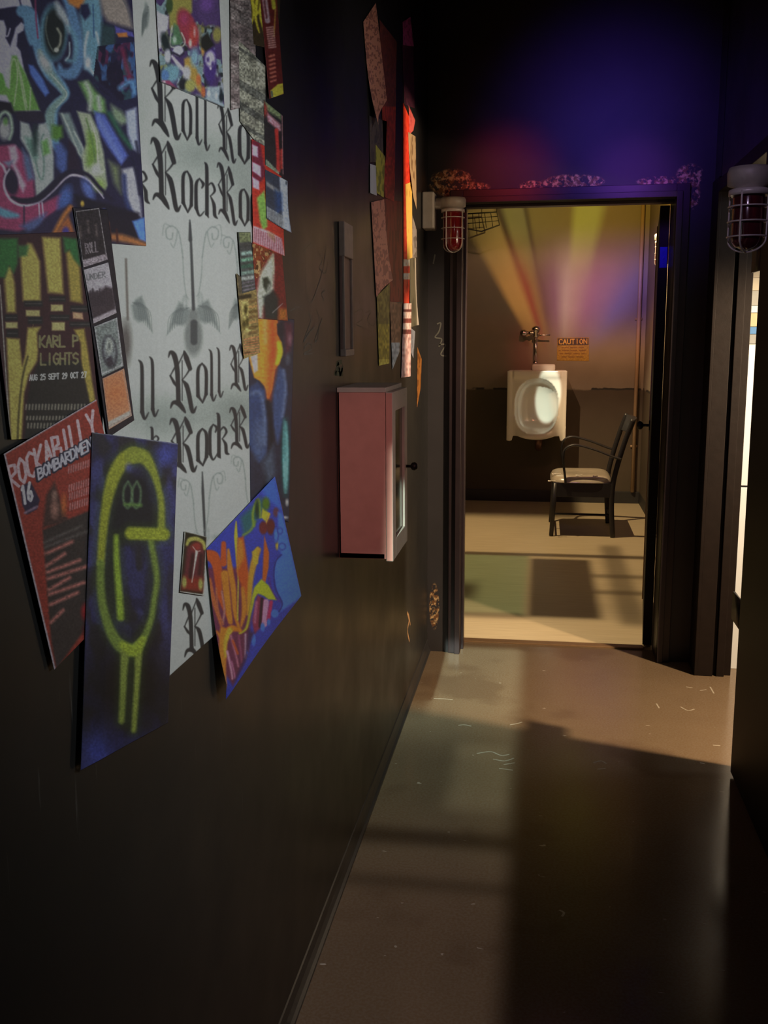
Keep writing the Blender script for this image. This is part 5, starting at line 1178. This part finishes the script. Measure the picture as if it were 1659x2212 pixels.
# ------------------------------------------------------------------ armchair (steel office chair), seat facing left
ch = thing('armchair', (.29, 7.56, 0), 'dark steel armchair with a torn tan vinyl seat in the rest room', 'armchair')
ya, yb = 7.29, 7.86
def cpt(px, py, y): return tuple(map(float, WY(px, py, y)))
def shift(p, y, k=0): return (p[0], y, p[2])
fl = cpt(1187, 1160, ya); fl = (fl[0]+.012, ya, .004)
rl = (.512, ya, .004)
front_top = (.105, ya, .43); rear_seat = (.525, ya, .40)
for y in (ya, yb):
    s_ = 0 if y == ya else .012
    bm = bmesh.new(); tube(bm, [(fl[0], y, .004), (.094, y, .22), (front_top[0], y, .40)], (.012, .017), 10, flat=(0, 1, 0)); part('front_leg', bm, STEEL, ch)
    bm = bmesh.new(); tube(bm, smooth_pts([(.530, y, .004), (.515, y, .22), (.520, y, .40), (.552, y, .56), (.602, y, .74), (.648, y, .872)], 5), (.012, .019), 10, flat=(0, 1, 0)); part('rear_leg', bm, STEEL, ch)
    bm = bmesh.new()
    arm = [(.572, .585), (.50, .606), (.40, .645), (.30, .675), (.235, .686), (.190, .672), (.160, .635), (.158, .56), (.170, .47), (.178, .40)]
    tube(bm, smooth_pts([(x, y+(-.022 if y == ya else .022)*(1 if i < 8 else .6), z) for i, (x, z) in enumerate(arm)], 5), (.009, .022), 10, flat=(0, 1, 0)[::1] if False else (1, 0, .2))
    part('armrest', bm, STEEL, ch)
bm = bmesh.new()
box(bm, .095, .530, ya-.008, ya+.008, .300, .405); box(bm, .095, .530, yb-.008, yb+.008, .300, .405)
box(bm, .088, .104, ya, yb, .300, .405); box(bm, .515, .530, ya, yb, .30, .405)
part('seat_rail', bm, STEEL, ch, False, .003)
bm = bmesh.new(); box(bm, .10, .52, ya+.01, yb-.01, .17, .185) if False else None
tube(bm, [(.095, ya, .12), (.095, yb, .12)], .008, 8); tube(bm, [(.52, ya, .12), (.52, yb, .12)], .008, 8); tube(bm, [(.095, 7.575, .12), (.52, 7.575, .12)], .008, 8)
part('stretcher', bm, STEEL, ch)
# cushion, slightly domed with tears
bm = bmesh.new(); n = 34; g = []; sx0, sx1, sy0, sy1 = .068, .520, ya-.018, yb+.018
for j in range(n+1):
    row = []
    for i in range(n+1):
        u = -1+2*i/n; v = -1+2*j/n
        # superellipse outline
        m_ = max(abs(u), abs(v)) or 1e-6; L_ = (abs(u)**5+abs(v)**5)**(1/5) or 1e-6; k_ = m_/L_
        x = (sx0+sx1)/2+u*k_*(sx1-sx0)/2; y = (sy0+sy1)/2+v*k_*(sy1-sy0)/2
        e = m_; z = .408+.046*(1-e**6)**.5-.010*math.exp(-(u*u+v*v)*3)
        row.append(bm.verts.new((x, y, z)))
    g.append(row)
for j in range(n):
    for i in range(n): bm.faces.new((g[j][i], g[j][i+1], g[j+1][i+1], g[j+1][i]))
ring = [g[0][i] for i in range(n+1)]+[g[j][n] for j in range(1, n+1)]+[g[n][i] for i in range(n-1, -1, -1)]+[g[j][0] for j in range(n-1, 0, -1)]
low = [bm.verts.new((v.co.x, v.co.y, .404)) for v in ring]
for k in range(len(ring)): k2 = (k+1) % len(ring); bm.faces.new((ring[k], low[k], low[k2], ring[k2]))
bm.faces.new(low)
cu = part('seat_cushion', bm, VINYL, ch); cu['label'] = 'tan vinyl cushion with tears'
TEAR = mat('white_torn_stuffing', (.75, .70, .62), .6, 0, .2, 50)
for i, (px, py, yy, r_) in enumerate(((1202, 1024, 7.36, .020), (1251, 1027, 7.33, .014), (1286, 1029, 7.32, .010), (1192, 1039, 7.27, .016))):
    p = WY(px, py, yy); zz = .452 if i < 3 else .425
    P = FL(px, py, zz); bm = bmesh.new()
    tube(bm, [(P[0]+r_*1.6*math.cos(t), P[1]+r_*math.sin(t), zz+.002*math.sin(3*t)) for t in [2*math.pi*k/14 for k in range(11)]], .0035, 6)
    part('tear', bm, TEAR, cu)
# back: wide curved panel and a lower slat
def slat(z0, z1, f0, f1, nm):
    bm = bmesh.new(); n = 12; R_ = []
    for j in range(n+1):
        v = j/n; y = ya+(yb-ya)*v; b = .045*math.sin(math.pi*v)
        R_.append([bm.verts.new((f0+b, y, z0)), bm.verts.new((f1+b, y, z1)), bm.verts.new((f1+b+.012, y, z1)), bm.verts.new((f0+b+.012, y, z0))])
    for A_, B_ in zip(R_, R_[1:]):
        for k in range(4): bm.faces.new((A_[k], A_[(k+1) % 4], B_[(k+1) % 4], B_[k]))
    bm.faces.new(R_[0]); bm.faces.new(R_[-1]); part(nm, bm, STEEL, ch, True, .003)
slat(.745, .868, .598, .640, 'backrest'); 

# ------------------------------------------------------------------ side room, seen through the door gap
def band_z(py): return float(WY(1600, py, 4.40)[2])
pan = thing('white_partition', (.98, 4.39, 0), 'white enamelled panel seen through the gap of the side door', 'panel')
WB = mat('white_enamel', (.76, .84, .92), .3, 0, .03, 5)
zj = band_z(1050)
bm = bmesh.new(); box(bm, .838, 1.35, 4.385, 4.415, .0, zj-.004); part('lower_panel', bm, WB, pan, False, .003)
bm = bmesh.new(); box(bm, .838, 1.35, 4.385, 4.415, zj+.004, band_z(745)); part('upper_panel', bm, WB, pan, False, .003)
bm = bmesh.new(); box(bm, .838, 1.35, 4.395, 4.410, zj-.003, zj+.003); part('joint_strip', bm, BLACKM, pan, False)
cols = [((.55, .5, .38), 575, 600), ((.62, .58, .45), 600, 628), ((.40, .42, .40), 628, 660), ((.85, .85, .85), 660, 676), ((.60, .48, .30), 676, 706), ((.10, .26, .55), 706, 722), ((.30, .32, .32), 722, 743)]
sh = thing('framed_mosaic', (1.1, 4.41, band_z(743)), 'strip of small cream, grey and blue tiles above the white panel', 'tiles')
for i, (c, a_, b_) in enumerate(cols):
    bm = bmesh.new(); box(bm, .838, 1.35, 4.404, 4.419, band_z(b_)+.001, band_z(a_)-.001); part('tile', bm, mat('tile_glaze_%d' % i, c, .3, 0, .2, 20), sh, False, .001)
sbx = sbox('cream_board', (.838, 1.5, 4.402, 4.419, band_z(570), 2.6), CREAM, .002); tag(sbx, 'cream painted board above the tiles in the side room', 'board')
